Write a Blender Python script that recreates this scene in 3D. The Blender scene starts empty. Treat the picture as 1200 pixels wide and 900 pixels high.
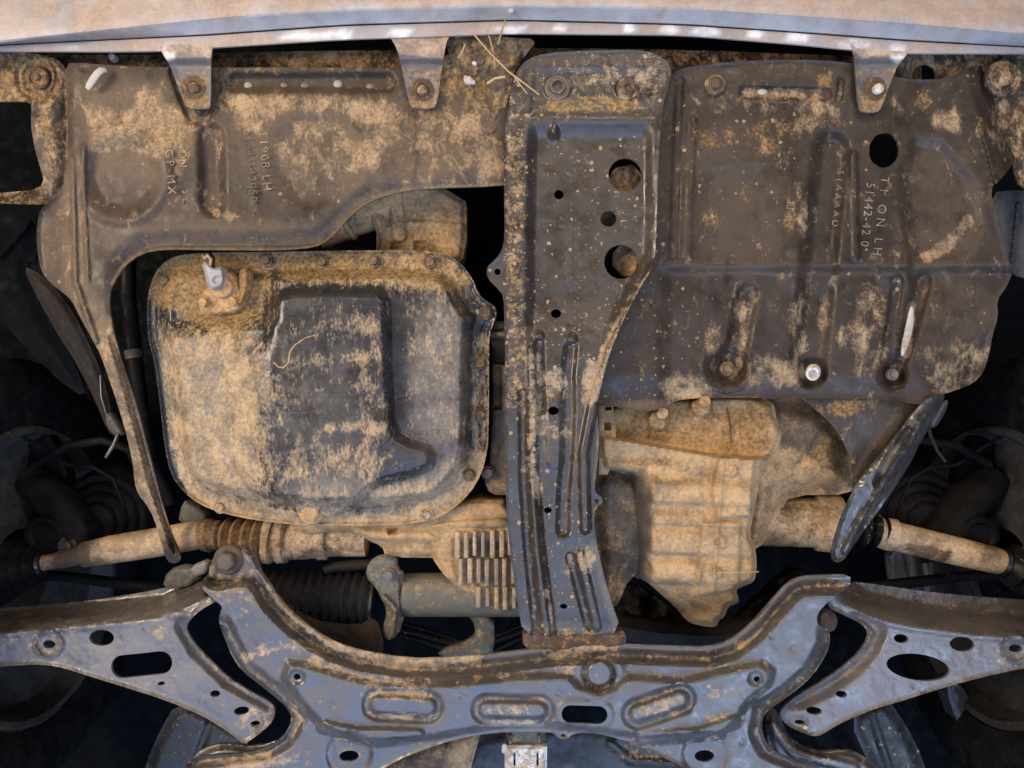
import bpy, math, random
import numpy as np
from mathutils import Vector, Matrix
from mathutils.geometry import delaunay_2d_cdt

random.seed(7)
R = math.radians
S = bpy.context.scene
COL = S.collection

# ------------------------------------------------------------------ camera
D = 900.0          # mm from the lens to the plane of the under-trays
ZB = 1.80          # the under-trays hang 1.8 m above the workshop floor (car on a lift)
cam = bpy.data.cameras.new('camera')
cam.sensor_width = 36.0
cam.lens = 36.0 * D / 1200.0
cam.clip_start = 0.01
cam.clip_end = 50
camo = bpy.data.objects.new('camera', cam)
COL.objects.link(camo)
camo.location = (0, 0, ZB - D / 1000.0)
camo.rotation_euler = (math.pi, 0, 0)      # looks straight up; image right = +X, image down = +Y (rear of the car)
S.camera = camo

# ------------------------------------------------------------------ light
w = bpy.data.worlds.new('World')
S.world = w
w.use_nodes = True
bg = w.node_tree.nodes['Background']
bg.inputs[0].default_value = (0.55, 0.72, 1.0, 1)
bg.inputs[1].default_value = 0.02


def area(name, loc, target, sx, sy, power, color):
    l = bpy.data.lights.new(name, 'AREA')
    l.shape = 'RECTANGLE'
    l.size, l.size_y = sx, sy
    l.energy = power
    l.color = color
    o = bpy.data.objects.new(name, l)
    COL.objects.link(o)
    o.location = loc
    o.rotation_euler = (Vector(target) - Vector(loc)).to_track_quat('-Z', 'Y').to_euler()
    return o


# daylight from the open workshop door, off the floor behind the viewer
area('door_daylight', (0.15, 1.45, 0.05), (0.05, 0.6, ZB), 3.4, 2.5, 80, (0.38, 0.58, 1.0))
# warm work lamp low on the left, an added fill in front for the bumper, a cool strip added behind right for glints
area('left_work_lamp', (-1.60, -0.40, 0.35), (0.0, 0.0, ZB), 0.8, 0.9, 50, (1.0, 0.83, 0.63))
area('front_fill_lamp', (0.6, -1.45, 0.35), (0.1, -0.2, ZB), 1.0, 0.6, 18, (1.0, 0.82, 0.63))
area('floor_bounce_fill', (0.0, -0.15, 0.02), (0.0, -0.15, ZB), 3.2, 1.6, 11, (1.0, 0.80, 0.58))  # added fill under the car, imitates warm light off the floor
area('glint_strip_lamp', (1.25, 1.25, 0.25), (0.1, 0.1, ZB), 0.12, 1.4, 10, (0.70, 0.84, 1.0))

S.view_settings.view_transform = 'Standard'
S.view_settings.look = 'None'
S.view_settings.gamma = 1.0
S.view_settings.exposure = 0.0
S.view_settings.use_curve_mapping = False
S.render.engine = 'CYCLES'
S.cycles.max_bounces = 4
S.cycles.diffuse_bounces = 2
S.cycles.glossy_bounces = 2
S.cycles.use_adaptive_sampling = True
S.cycles.adaptive_threshold = 0.02

# ------------------------------------------------------------------ maths helpers


def P(x, y, z):
    """photo pixel + depth in mm above the tray plane -> metres in the place"""
    f = (D + z) / D
    return ((x - 600.0) * f / 1000.0, (y - 450.0) * f / 1000.0, ZB + z / 1000.0)


def ss(a, b, v):
    t = np.clip((v - a) / (b - a), 0, 1)
    return t * t * (3 - 2 * t)


def seg(x, y, x0, y0, x1, y1):
    dx, dy = x1 - x0, y1 - y0
    l2 = dx * dx + dy * dy + 1e-9
    t = np.clip(((x - x0) * dx + (y - y0) * dy) / l2, 0, 1)
    return np.hypot(x - x0 - t * dx, y - y0 - t * dy)


def pline(x, y, pts):
    d = np.full(x.shape, 1e9)
    for a, b in zip(pts[:-1], pts[1:]):
        d = np.minimum(d, seg(x, y, a[0], a[1], b[0], b[1]))
    return d


def inside(x, y, poly):
    c = np.zeros(x.shape, bool)
    n = len(poly)
    for i in range(n):
        x0, y0 = poly[i]
        x1, y1 = poly[(i + 1) % n]
        if y0 == y1:
            continue
        c ^= ((y0 > y) != (y1 > y)) & (x < (x1 - x0) * (y - y0) / (y1 - y0) + x0)
    return c


def sd(x, y, poly):
    """signed distance, positive inside"""
    d = pline(x, y, list(poly) + [poly[0]])
    return np.where(inside(x, y, poly), d, -d)


def ell(x, y, cx, cy, rx, ry, rot=0):
    c, s = math.cos(R(rot)), math.sin(R(rot))
    u = (x - cx) * c + (y - cy) * s
    v = -(x - cx) * s + (y - cy) * c
    return np.hypot(u / rx, v / ry)


def bead(x, y, pts, wd, amp, flat=0.3):
    return amp * ss(wd, wd * flat, pline(x, y, pts))


def vn(x, y, sc, seed=0):
    """value noise in 0..1"""
    x = np.asarray(x, float) / sc + 1000
    y = np.asarray(y, float) / sc + 1000
    xi, yi = np.floor(x).astype(np.int64), np.floor(y).astype(np.int64)
    u, v = x - xi, y - yi
    u, v = u * u * (3 - 2 * u), v * v * (3 - 2 * v)

    def hsh(a, b):
        n = (a * 374761393 + b * 668265263 + seed * 974634777) & 0x7fffffff
        n = ((n ^ (n >> 13)) * 1274126177) & 0x7fffffff
        return ((n ^ (n >> 16)) & 0xffff) / 65535.0
    return (hsh(xi, yi) * (1 - u) + hsh(xi + 1, yi) * u) * (1 - v) + (hsh(xi, yi + 1) * (1 - u) + hsh(xi + 1, yi + 1) * u) * v


def fbm(x, y, sc, seed=0, o=3):
    t, a, s = 0, 0.5, 0
    for i in range(o):
        t = t + a * vn(x, y, sc / 2 ** i, seed + i * 17)
        s += a
        a *= 0.55
    return t / s


def chaikin(p, n=1):
    p = [tuple(map(float, q)) for q in p]
    for _ in range(n):
        o = []
        for i in range(len(p)):
            a, b = p[i], p[(i + 1) % len(p)]
            o.append((a[0] * .75 + b[0] * .25, a[1] * .75 + b[1] * .25))
            o.append((a[0] * .25 + b[0] * .75, a[1] * .25 + b[1] * .75))
        p = o
    return p


def resample(p, step):
    o = []
    for i in range(len(p)):
        a, b = p[i], p[(i + 1) % len(p)]
        n = max(1, int(round(math.hypot(b[0] - a[0], b[1] - a[1]) / step)))
        for k in range(n):
            t = k / n
            o.append((a[0] + (b[0] - a[0]) * t, a[1] + (b[1] - a[1]) * t))
    return o


def circ(cx, cy, rx, ry=None, n=24, rot=0, wob=0, seed=1):
    ry = rx if ry is None else ry
    c, s = math.cos(R(rot)), math.sin(R(rot))
    rr = random.Random(seed)
    o = []
    for i in range(n):
        a = 2 * math.pi * i / n
        k = 1 + wob * (rr.random() - .5)
        u, v = rx * k * math.cos(a), ry * k * math.sin(a)
        o.append((cx + u * c - v * s, cy + u * s + v * c))
    return o


def slot(cx, cy, L, r, rot=0, n=10):
    """stadium: half length L (to the end of the round), radius r"""
    c, s = math.cos(R(rot)), math.sin(R(rot))
    o = []
    for side in (1, -1):
        for i in range(n + 1):
            a = -math.pi / 2 + math.pi * i / n
            u, v = (L - r) + r * math.cos(a), r * math.sin(a)
            u, v = u * side, v * side
            o.append((cx + u * c - v * s, cy + u * s + v * c))
    return o


# grime maps: where dirt lies (tan mud, ochre dust, pale film, splashes), plus some painted light and shade
CH = {'t': 0, 'o': 1, 'p': 2, 's': 3}


def G(base, items=()):
    def f(x, y):
        v = np.zeros((len(x), 4))
        v[:] = base
        for it in items:
            c = CH[it[0]]
            if isinstance(it[1], list):
                soft = it[3] if len(it) > 3 else 10
                if len(it) > 4:
                    wgt = ss(it[4] + soft, it[4] - soft * .2, pline(x, y, it[1]))
                else:
                    wgt = ss(-soft, soft, sd(x, y, it[1]))
                amp = it[2]
            else:
                _, cx, cy, rx, ry, amp = it[:6]
                e = ell(x, y, cx, cy, rx, ry, it[6] if len(it) > 6 else 0)
                wgt = ss(1.35, 0.45, e)
            if amp > 0:
                v[:, c] += amp * wgt * (1 - v[:, c])
            else:
                v[:, c] *= 1 + amp * wgt
        return np.clip(v, 0, 1)
    return f


# ------------------------------------------------------------------ materials
class N:
    def __init__(s, name):
        s.m = bpy.data.materials.new(name)
        s.m.use_nodes = True
        s.t = s.m.node_tree
        s.t.nodes.clear()

    def n(s, typ, **kw):
        nd = s.t.nodes.new(typ)
        for k, v in kw.items():
            setattr(nd, k, v)
        return nd

    def put(s, sock, v):
        if hasattr(v, 'is_linked') or isinstance(v, bpy.types.NodeSocket):
            s.t.links.new(v, sock)
        elif isinstance(v, tuple) and len(v) == 3 and sock.type == 'RGBA':
            sock.default_value = (*v, 1)
        else:
            sock.default_value = v

    def math(s, op, a, b=0.0, c=0.0, clamp=False):
        nd = s.n('ShaderNodeMath', operation=op, use_clamp=clamp)
        s.put(nd.inputs[0], a)
        s.put(nd.inputs[1], b)
        s.put(nd.inputs[2], c)
        return nd.outputs[0]

    def mix(s, f, a, b):
        nd = s.n('ShaderNodeMix', data_type='RGBA')
        s.put(nd.inputs[0], f)
        s.put(nd.inputs[6], a)
        s.put(nd.inputs[7], b)
        return nd.outputs[2]

    def rng(s, v, a, b, c=0.0, d=1.0, smooth=True):
        nd = s.n('ShaderNodeMapRange')
        if smooth:
            nd.interpolation_type = 'SMOOTHSTEP'
        s.put(nd.inputs[0], v)
        for i, q in enumerate((a, b, c, d)):
            s.put(nd.inputs[1 + i], q)
        return nd.outputs[0]

    def noise(s, co, scale, detail=3, rough=.55, dist=0):
        nd = s.n('ShaderNodeTexNoise')
        s.put(nd.inputs['Vector'], co)
        nd.inputs['Scale'].default_value = scale
        nd.inputs['Detail'].default_value = detail
        nd.inputs['Roughness'].default_value = rough
        nd.inputs['Distortion'].default_value = dist
        return nd.outputs[0]

    def vor(s, co, scale):
        nd = s.n('ShaderNodeTexVoronoi')
        s.put(nd.inputs['Vector'], co)
        nd.inputs['Scale'].default_value = scale
        return nd.outputs['Distance'], nd.outputs['Color']


TAN = (0.37, 0.262, 0.158)
OCH = (0.27, 0.165, 0.065)
PALE = (0.44, 0.40, 0.36)


def grime(name, base, rough=.45, metal=0.0, film=(0.13, 0.10, 0.08), film_amt=.35, tan=TAN, ochre=OCH, pale=PALE,
          stretch=None, clump=85, fine=520, bump=.6, pit=0.0, soft=.10, drough=.92, spec=.5, scratch=0.0, var=.62, grain=.22):
    k = N(name)
    tc = k.n('ShaderNodeTexCoord').outputs['Object']
    co = tc
    if stretch:
        mp = k.n('ShaderNodeMapping')
        k.put(mp.inputs['Vector'], tc)
        mp.inputs['Scale'].default_value = (*stretch, 1)
        co = mp.outputs[0]
    at = k.n('ShaderNodeAttribute', attribute_name='grime')
    sep = k.n('ShaderNodeSeparateColor')
    k.put(sep.inputs[0], at.outputs['Color'])
    gt, go, gp = sep.outputs[0], sep.outputs[1], sep.outputs[2]
    gs = at.outputs['Alpha']
    nA = k.noise(co, fine, 2, .6)
    nB = k.noise(co, clump, 4, .70, .35)
    nC = k.noise(tc, 13, 1, .5)
    nD = k.noise(tc, 240, 2, .65)
    nE = k.noise(tc, 42, 3, .6)
    nb = k.math('MULTIPLY_ADD', nB, 1 - grain, k.math('MULTIPLY', nA, grain))
    nb = k.math('SUBTRACT', nb, .5)
    dev = k.math('MULTIPLY', nb, 2.3)

    def mask(v, lo):
        return k.rng(k.math('ADD', v, dev), lo - soft, lo + soft)
    mt = mask(gt, .52)
    mt = k.math('MULTIPLY', mt, k.rng(nE, .28, .55, .72, 1.0))
    mo = mask(k.math('ADD', go, k.math('MULTIPLY', k.math('SUBTRACT', nD, .5), .5)), .52)
    # splashes: thrown dots of two sizes
    dist = []
    wob = k.n('ShaderNodeVectorMath', operation='MULTIPLY_ADD')
    nv = k.n('ShaderNodeTexNoise')
    k.put(nv.inputs['Vector'], tc)
    nv.inputs['Scale'].default_value = 300
    nv.inputs['Detail'].default_value = 1
    k.put(wob.inputs[0], nv.outputs['Color'])
    wob.inputs[1].default_value = (.004, .004, .004)
    k.put(wob.inputs[2], tc)
    for sc_, th in ((115, .33), (250, .30)):
        d_, c_ = k.vor(wob.outputs[0], sc_)
        sp = k.n('ShaderNodeSeparateColor')
        k.put(sp.inputs[0], c_)
        on = k.rng(k.math('SUBTRACT', gs, sp.outputs[0]), 0.0, .08)
        rad = k.math('MULTIPLY', sp.outputs[1], th)
        inn = k.rng(k.math('SUBTRACT', rad, d_), 0.0, .08)
        dist.append(k.math('MULTIPLY', on, inn))
    ms = k.math('MAXIMUM', dist[0], dist[1])
    mp_ = k.math('MULTIPLY', gp, k.rng(k.math('MULTIPLY_ADD', nE, .6, k.math('MULTIPLY', nD, .4)), .10, .72), clamp=True)
    # base tone
    bvar = k.rng(nC, .3, .7, .72, 1.28)
    bb = k.n('ShaderNodeMix', data_type='RGBA', blend_type='MULTIPLY')
    bb.inputs[0].default_value = 1
    k.put(bb.inputs[6], base)
    k.put(bb.inputs[7], bvar)
    fl = k.math('MULTIPLY', k.rng(k.math('MULTIPLY_ADD', nE, .5, k.math('MULTIPLY', nB, .5)), .32, .68), film_amt)
    c = k.mix(fl, bb.outputs[2], film)
    if scratch:
        mp2 = k.n('ShaderNodeMapping')
        k.put(mp2.inputs['Vector'], tc)
        mp2.inputs['Rotation'].default_value = (0, 0, R(24))
        mp2.inputs['Scale'].default_value = (14, 420, 1)
        sc1 = k.noise(mp2.outputs[0], 1.0, 2, .5, .6)
        mp3 = k.n('ShaderNodeMapping')
        k.put(mp3.inputs['Vector'], tc)
        mp3.inputs['Rotation'].default_value = (0, 0, R(-52))
        mp3.inputs['Scale'].default_value = (22, 560, 1)
        sc2 = k.noise(mp3.outputs[0], 1.0, 2, .5, .6)
        scm = k.math('MAXIMUM', k.rng(sc1, .66, .72), k.rng(sc2, .68, .74))
        scm = k.math('MULTIPLY', scm, scratch)
        c = k.mix(scm, c, (.40, .37, .33))
    c = k.mix(mp_, c, pale)
    tdark = tuple(v * var for v in tan)
    tlight = tuple(min(1, v * 1.28) for v in tan)
    tcol = k.mix(k.rng(k.math('MULTIPLY_ADD', nD, .5, k.math('MULTIPLY', nE, .5)), .34, .66), tdark, tlight)
    odark = tuple(v * .5 for v in ochre)
    ocol = k.mix(k.rng(nD, .32, .68), odark, tuple(v * 1.25 for v in ochre))
    c = k.mix(k.math('MULTIPLY', mo, .9), c, ocol)
    c = k.mix(k.math('MULTIPLY', mt, .93), c, tcol)
    c = k.mix(k.math('MULTIPLY', ms, .9), c, (tan[0] * 1.05, tan[1] * .98, tan[2] * .85))
    allm = k.math('MAXIMUM', k.math('MAXIMUM', mt, mo), k.math('MAXIMUM', ms, k.math('MULTIPLY', mp_, .8)))
    r0 = k.rng(nE, .3, .7, rough * .68, min(1, rough * 1.4))
    r1 = k.math('MULTIPLY_ADD', fl, .35, r0)
    rmix = k.n('ShaderNodeMix', data_type='FLOAT')
    k.put(rmix.inputs[0], allm)
    k.put(rmix.inputs[2], r1)
    rmix.inputs[3].default_value = drough
    hgt = k.math('ADD', k.math('MULTIPLY', mt, .55), k.math('MULTIPLY', nA, .22))
    hgt = k.math('MULTIPLY_ADD', nD, .35 + pit, hgt)
    bp = k.n('ShaderNodeBump')
    bp.inputs['Strength'].default_value = bump
    bp.inputs['Distance'].default_value = .0012
    k.put(bp.inputs['Height'], hgt)
    b = k.n('ShaderNodeBsdfPrincipled')
    k.put(b.inputs['Base Color'], c)
    k.put(b.inputs['Roughness'], rmix.outputs[0])
    if metal:
        k.put(b.inputs['Metallic'], k.math('MULTIPLY', k.math('SUBTRACT', 1.0, allm), metal))
    b.inputs['Specular IOR Level'].default_value = spec
    k.put(b.inputs['Normal'], bp.outputs[0])
    o = k.n('ShaderNodeOutputMaterial')
    k.t.links.new(b.outputs[0], o.inputs[0])
    return k.m


M_BUMP = grime('bumper_paint_dusty', (.24, .25, .28), .36, film=(.34, .275, .225), film_amt=.2, tan=(.345, .250, .186), pale=(.85, .82, .78), bump=.10, clump=14, fine=120, soft=.6, var=.90)
M_TAB = grime('bumper_tab_dirty', (.085, .085, .095), .34, film=(.15, .10, .066), film_amt=.6, tan=(.40, .29, .21), pale=(.80, .76, .70), bump=.3, soft=.35)
M_COVER = grime('black_plastic_tray', (.028, .021, .017), .36, film=(.056, .039, .028), film_amt=.45, tan=(.35, .237, .132), ochre=(.25, .145, .055), pale=(.20, .138, .086), stretch=(1, .6), clump=62, bump=.35, soft=.26, spec=.27, var=.5)
M_LETTER = grime('moulded_lettering_dusty', (.085, .060, .040), .8, film=(.17, .120, .072), film_amt=.8, bump=.15, soft=.3)
M_FLAP = grime('torn_black_plastic', (.020, .019, .020), .20, film=(.075, .056, .042), film_amt=.45, bump=.35, soft=.2, spec=.8)
M_BEAM = grime('black_paint_beam', (.030, .024, .020), .29, film=(.060, .043, .031), film_amt=.5, pale=(.22, .18, .14), bump=.33, spec=.62, soft=.16, grain=.3)
M_PAN = grime('black_paint_oil_pan', (.014, .015, .020), .19, film=(.075, .062, .050), film_amt=.25, tan=(.40, .275, .150), stretch=(1, .5), clump=95, fine=420, bump=.45, scratch=.10, spec=.42, pale=(.27, .225, .175), soft=.26, grain=.36)
M_SUB = grime('worn_paint_subframe', (.030, .030, .034), .29, film=(.075, .054, .040), film_amt=.55, pale=(.20, .19, .185), bump=.26, pit=.08, spec=1.0, soft=.18)
M_ARM = grime('worn_paint_arm', (.055, .050, .052), .27, film=(.11, .078, .060), film_amt=.55, pale=(.25, .235, .23), bump=.6, pit=.45, spec=1.0, soft=.18)
M_CAST = grime('mud_caked_casting', (.070, .050, .034), .75, film=(.10, .072, .048), film_amt=.6, tan=(.44, .272, .128), ochre=(.28, .155, .050), pale=(.50, .355, .215), bump=.50, clump=32, soft=.38, var=.72, grain=.18)
M_FIN = grime('dusty_aluminium', (.22, .19, .15), .6, metal=.2, film=(.30, .21, .13), film_amt=.6, tan=(.47, .325, .185), bump=.4, soft=.3)
M_SHAFT = grime('mud_coated_shaft', (.085, .052, .030), .75, film=(.15, .085, .042), film_amt=.6, tan=(.50, .345, .20), ochre=(.28, .155, .055), bump=.4, clump=30, soft=.3, var=.7)
M_RUST = grime('rust', (.060, .038, .024), .85, film=(.12, .068, .032), film_amt=.8, ochre=(.25, .135, .050), bump=.9, soft=.2)
M_RUB = grime('black_rubber', (.004, .004, .005), .5, film=(.008, .007, .006), film_amt=.5, pale=(.10, .075, .055), bump=.3, spec=.12, soft=.04)
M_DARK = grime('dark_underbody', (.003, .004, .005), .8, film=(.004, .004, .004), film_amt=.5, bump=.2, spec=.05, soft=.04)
M_GREY = grime('green_grey_alloy', (.085, .088, .068), .5, metal=.1, film=(.060, .050, .034), film_amt=.6, tan=(.30, .215, .125), bump=.5, soft=.3)
M_BOLT = grime('rusty_bolt_steel', (.085, .062, .045), .5, metal=.3, film=(.11, .07, .042), film_amt=.7, ochre=(.24, .14, .055), bump=.5, soft=.25)
M_WHITE = grime('chalky_white', (.58, .54, .49), .7, film=(.40, .34, .27), film_amt=.4, bump=.3)
M_CONN = grime('grey_plug_plastic', (.27, .27, .29), .5, film=(.22, .18, .14), film_amt=.5, bump=.4)
M_STRAW = grime('dry_straw', (.42, .30, .15), .8, film=(.28, .18, .08), film_amt=.5, bump=.2)
M_SHIELD = grime('dull_sheet_metal', (.022, .023, .026), .40, metal=.2, film=(.022, .018, .014), film_amt=.6, bump=.4)
M_BOOT = grime('glossy_boot_rubber', (.007, .007, .009), .20, film=(.02, .017, .014), film_amt=.3, bump=.25, spec=.6, soft=.04)
M_TYRE = grime('tyre_rubber', (.005, .005, .006), .45, film=(.008, .008, .008), film_amt=.5, bump=.4, spec=.2, soft=.04)

# ------------------------------------------------------------------ object helpers


def place(o, parent):
    COL.objects.link(o)
    if parent is not None:
        o.parent = parent
        o.matrix_parent_inverse = Matrix.Translation(-Vector(parent.location)) if parent.parent is None else Matrix.Identity(4)
    return o


def thing(name, label, cat, at, group=None, kind=None):
    o = bpy.data.objects.new(name, None)
    o.empty_display_size = .05
    COL.objects.link(o)
    o.location = P(*at)
    o['label'] = label
    o['category'] = cat
    if group:
        o['group'] = group
    if kind:
        o['kind'] = kind
    return o


def mk(name, v, f, mat, parent=None, gr=(0, 0, 0, 0), angle=38):
    """v: list of world points (metres); one mesh object"""
    me = bpy.data.meshes.new(name)
    me.from_pydata([tuple(p) for p in v], [], f)
    me.materials.append(mat)
    co = np.array(v, float)
    if callable(gr):
        z = (co[:, 2] - ZB) * 1000
        k = (D + z) / D
        g = gr(co[:, 0] * 1000 / k + 600, co[:, 1] * 1000 / k + 450)
    else:
        g = np.zeros((len(co), 4))
        g[:] = gr
    a = me.attributes.new('grime', 'FLOAT_COLOR', 'POINT')
    a.data.foreach_set('color', g.astype(np.float32).ravel())
    me.shade_smooth()
    me.set_sharp_from_angle(angle=R(angle))
    o = bpy.data.objects.new(name, me)
    place(o, parent)
    return o


def panel(name, outline, z0, h, mat, parent=None, holes=(), res=2.4, thick=2.5, gr=(0, 0, 0, 0), sm=1, hsm=0, back=None, angle=50, cake=0.0):
    """A sheet or casting whose outline lies at its own depth z0 (mm) with a pressed relief h(x, y, d) towards the viewer."""
    if sm:
        outline = chaikin(outline, sm)
    poly = [tuple(p) for p in outline]
    holes = [chaikin(q, hsm) if hsm else list(q) for q in holes]
    loops = [resample(poly, res * 1.2)] + [resample(q, res * 1.2) for q in holes]
    xs = [p[0] for p in poly]
    ys = [p[1] for p in poly]
    gy = np.arange(min(ys), max(ys) + res, res * .866)
    pts = []
    for i, y in enumerate(gy):
        gx = np.arange(min(xs) + (i % 2) * res * .5, max(xs) + res, res)
        pts.append(np.stack([gx, np.full(gx.shape, y)], 1))
    pts = np.concatenate(pts)
    rs = np.random.RandomState(3)
    pts += (rs.rand(*pts.shape) - .5) * res * .12
    d = sd(pts[:, 0], pts[:, 1], poly)
    ok = d > res * .5
    for q in holes:
        ok &= sd(pts[:, 0], pts[:, 1], q) < -res * .5
    pts = pts[ok]
    allp, edges = [], []
    for lp in loops:
        b = len(allp)
        allp += lp
        edges += [(b + i, b + (i + 1) % len(lp)) for i in range(len(lp))]
    allp += [tuple(p) for p in pts]
    vo, eo, fo, _, _, _ = delaunay_2d_cdt([Vector(p) for p in allp], edges, [], 0, 1e-5)
    V = np.array([(p.x, p.y) for p in vo])
    F = np.array([tuple(f) for f in fo], np.int64)
    c = V[F].mean(1)
    keep = inside(c[:, 0], c[:, 1], loops[0])
    for q in loops[1:]:
        keep &= ~inside(c[:, 0], c[:, 1], q)
    F = F[keep]
    # winding so that the visible side faces down (-Z)
    a, b_, e = V[F[:, 0]], V[F[:, 1]], V[F[:, 2]]
    ar = (b_[:, 0] - a[:, 0]) * (e[:, 1] - a[:, 1]) - (b_[:, 1] - a[:, 1]) * (e[:, 0] - a[:, 0])
    F = np.where((ar > 0)[:, None], F[:, ::-1], F)
    x, y = V[:, 0], V[:, 1]
    dd = np.maximum(sd(x, y, poly), 0)
    hh = h(x, y, dd) if callable(h) else np.full(x.shape, float(h))
    z = z0 - hh
    fct = (D + z) / D
    W = np.stack([(x - 600) * fct / 1000, (y - 450) * fct / 1000, ZB + z / 1000], 1)
    nV = len(W)
    zb = z + thick if back is None else np.full(z.shape, float(back))
    W2 = W.copy()
    W2[:, 2] = ZB + zb / 1000
    E = np.concatenate([F[:, [0, 1]], F[:, [1, 2]], F[:, [2, 0]]])
    key = np.sort(E, 1)
    _, idx, cnt = np.unique(key[:, 0] * nV + key[:, 1], return_index=True, return_counts=True)
    bE = E[idx[cnt == 1]]
    faces = F.tolist() + (F[:, ::-1] + nV).tolist() + [[int(j), int(i), int(i) + nV, int(j) + nV] for i, j in bE]
    me = bpy.data.meshes.new(name)
    me.from_pydata(np.concatenate([W, W2]).tolist(), [], faces)
    me.materials.append(mat)
    g = gr(x, y) if callable(gr) else np.tile(np.array(gr, float), (nV, 1))
    if cake:      # mud gathers in the pressed recesses and inner corners
        e = 5.0
        nb_ = sum(h(x + a_, y + b2, dd) for a_, b2 in ((e, 0), (-e, 0), (0, e), (0, -e))) / 4
        cc = np.clip((nb_ - hh) * cake, 0, .34) * (.55 + .9 * fbm(x, y, 34, 77))
        g = g.copy()
        g[:, 0] = np.clip(g[:, 0] + cc * (dd > 5), 0, 1)
    g = np.concatenate([g, g])
    at = me.attributes.new('grime', 'FLOAT_COLOR', 'POINT')
    at.data.foreach_set('color', g.astype(np.float32).ravel())
    me.shade_smooth()
    me.set_sharp_from_angle(angle=R(angle))
    o = bpy.data.objects.new(name, me)
    place(o, parent)
    return o


def tube(name, pts, mat, parent=None, seg_=24, gr=(0, 0, 0, 0), caps=True, angle=38, flat=1.0, wob=0.0):
    """pts: (px, py, z, radius in px) along the axis"""
    C = [Vector(P(*p[:3])) for p in pts]
    rad = [p[3] * (D + p[2]) / D / 1000 for p in pts]
    v, f = [], []
    n = len(C)
    ref = Vector((0, 0, 1))
    for i in range(n):
        t = (C[min(i + 1, n - 1)] - C[max(i - 1, 0)]).normalized()
        if t.length == 0:
            t = Vector((1, 0, 0))
        r_ = ref if abs(t.dot(ref)) < .95 else Vector((0, 1, 0))
        u = t.cross(r_).normalized()
        q = u.cross(t).normalized()
        for k in range(seg_):
            a = 2 * math.pi * k / seg_
            rr = rad[i] * (1 + (wob * (vn(np.array([k * 1.7]), np.array([i * 1.0]), 1.3, 5)[0] - .5) if wob else 0))
            v.append(C[i] + u * (rr * math.cos(a)) + q * (rr * math.sin(a) * flat))
    for i in range(n - 1):
        for k in range(seg_):
            a, b = i * seg_ + k, i * seg_ + (k + 1) % seg_
            f.append((a, b, b + seg_, a + seg_))
    if caps:
        f.append(tuple(range(seg_))[::-1])
        f.append(tuple(range((n - 1) * seg_, n * seg_)))
    # consistent outward winding
    o = mk(name, v, f, mat, parent, gr, angle)
    fix_normals(o)
    return o


def fix_normals(o):
    import bmesh
    bm = bmesh.new()
    bm.from_mesh(o.data)
    bmesh.ops.recalc_face_normals(bm, faces=bm.faces)
    bm.to_mesh(o.data)
    bm.free()


def ribbed(p0, p1, r0, r1, n, depth):
    """convoluted boot path between two (px, py, z) points"""
    o = []
    for i in range(n * 4 + 1):
        t = i / (n * 4)
        r = r0 + (r1 - r0) * t + (depth * .5) * math.cos(2 * math.pi * i / 4) * (1 if 0 < i < n * 4 else 0)
        o.append((p0[0] + (p1[0] - p0[0]) * t, p0[1] + (p1[1] - p0[1]) * t, p0[2] + (p1[2] - p0[2]) * t, r))
    return o


def lathe(name, px, py, z, prof, mat, parent=None, n=24, gr=(0, 0, 0, 0), hexfrom=None, rot=0, tilt=(0, 0)):
    """prof: (radius mm, height mm towards the viewer); rings from outside in. Rings listed in hexfrom are hexagonal."""
    o = Vector(P(px, py, z))
    v, f = [], []
    hexset = set(hexfrom or ())
    for i, (r, hgt) in enumerate(prof):
        for k in range(n):
            a = 2 * math.pi * k / n + R(rot)
            rr = r
            if i in hexset:
                b = (2 * math.pi * k / n) % (math.pi / 3) - math.pi / 6
                rr = r * math.cos(math.pi / 6) / math.cos(b)
            v.append(o + Vector((rr * math.cos(a) / 1000 + tilt[0] * hgt / 1000, rr * math.sin(a) / 1000 + tilt[1] * hgt / 1000, -hgt / 1000)))
    for i in range(len(prof) - 1):
        for k in range(n):
            a, b = i * n + k, i * n + (k + 1) % n
            f.append((a, a + n, b + n, b))
    f.append(tuple(range((len(prof) - 1) * n, len(prof) * n)))
    f.append(tuple(range(n)))
    ob = mk(name, v, f, mat, parent, gr, 32)
    fix_normals(ob)
    return ob


def bolt(px, py, z, parent, r=7.5, washer=11, hh=6, mat=None, gr=(.3, .3, 0, 0), rot=10, flange=1.5, name='bolt', tilt=(0, 0)):
    prof = [(washer, -4), (washer, flange), (washer * .96, flange + .5), (r * 1.02, flange + .5), (r, flange + .6), (r, flange + hh * .8),
            (r * .82, flange + hh), (r * .3, flange + hh * 1.02)]
    return lathe(name, px, py, z, prof, mat or M_BOLT, parent, 24, gr, hexfrom=(3, 4, 5), rot=rot, tilt=tilt)


def bx(name, x0, y0, x1, y1, zn, zf, mat, parent=None, gr=(0, 0, 0, 0), bev=1.2, top=0):
    """bevelled block between near depth zn and far depth zf, footprint in pixels at zn"""
    v, f = [], []
    rings = [(0, zf), (0, zn + bev), (bev * .4, zn + bev * .3), (bev * 1.2, zn)]
    k = (D + zn) / D
    for ins, z in rings:
        for (a, b) in ((x0 + ins, y0 + ins), (x1 - ins, y0 + ins), (x1 - ins, y1 - ins), (x0 + ins, y1 - ins)):
            v.append(((a - 600) * k / 1000, (b - 450) * k / 1000, ZB + z / 1000))
    for i in range(len(rings) - 1):
        for j in range(4):
            a, b = i * 4 + j, i * 4 + (j + 1) % 4
            f.append((a, b, b + 4, a + 4))
    n = (len(rings) - 1) * 4
    f.append((n, n + 1, n + 2, n + 3))
    f.append((3, 2, 1, 0))
    o = mk(name, v, f, mat, parent, gr, 60)
    fix_normals(o)
    return o


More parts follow.
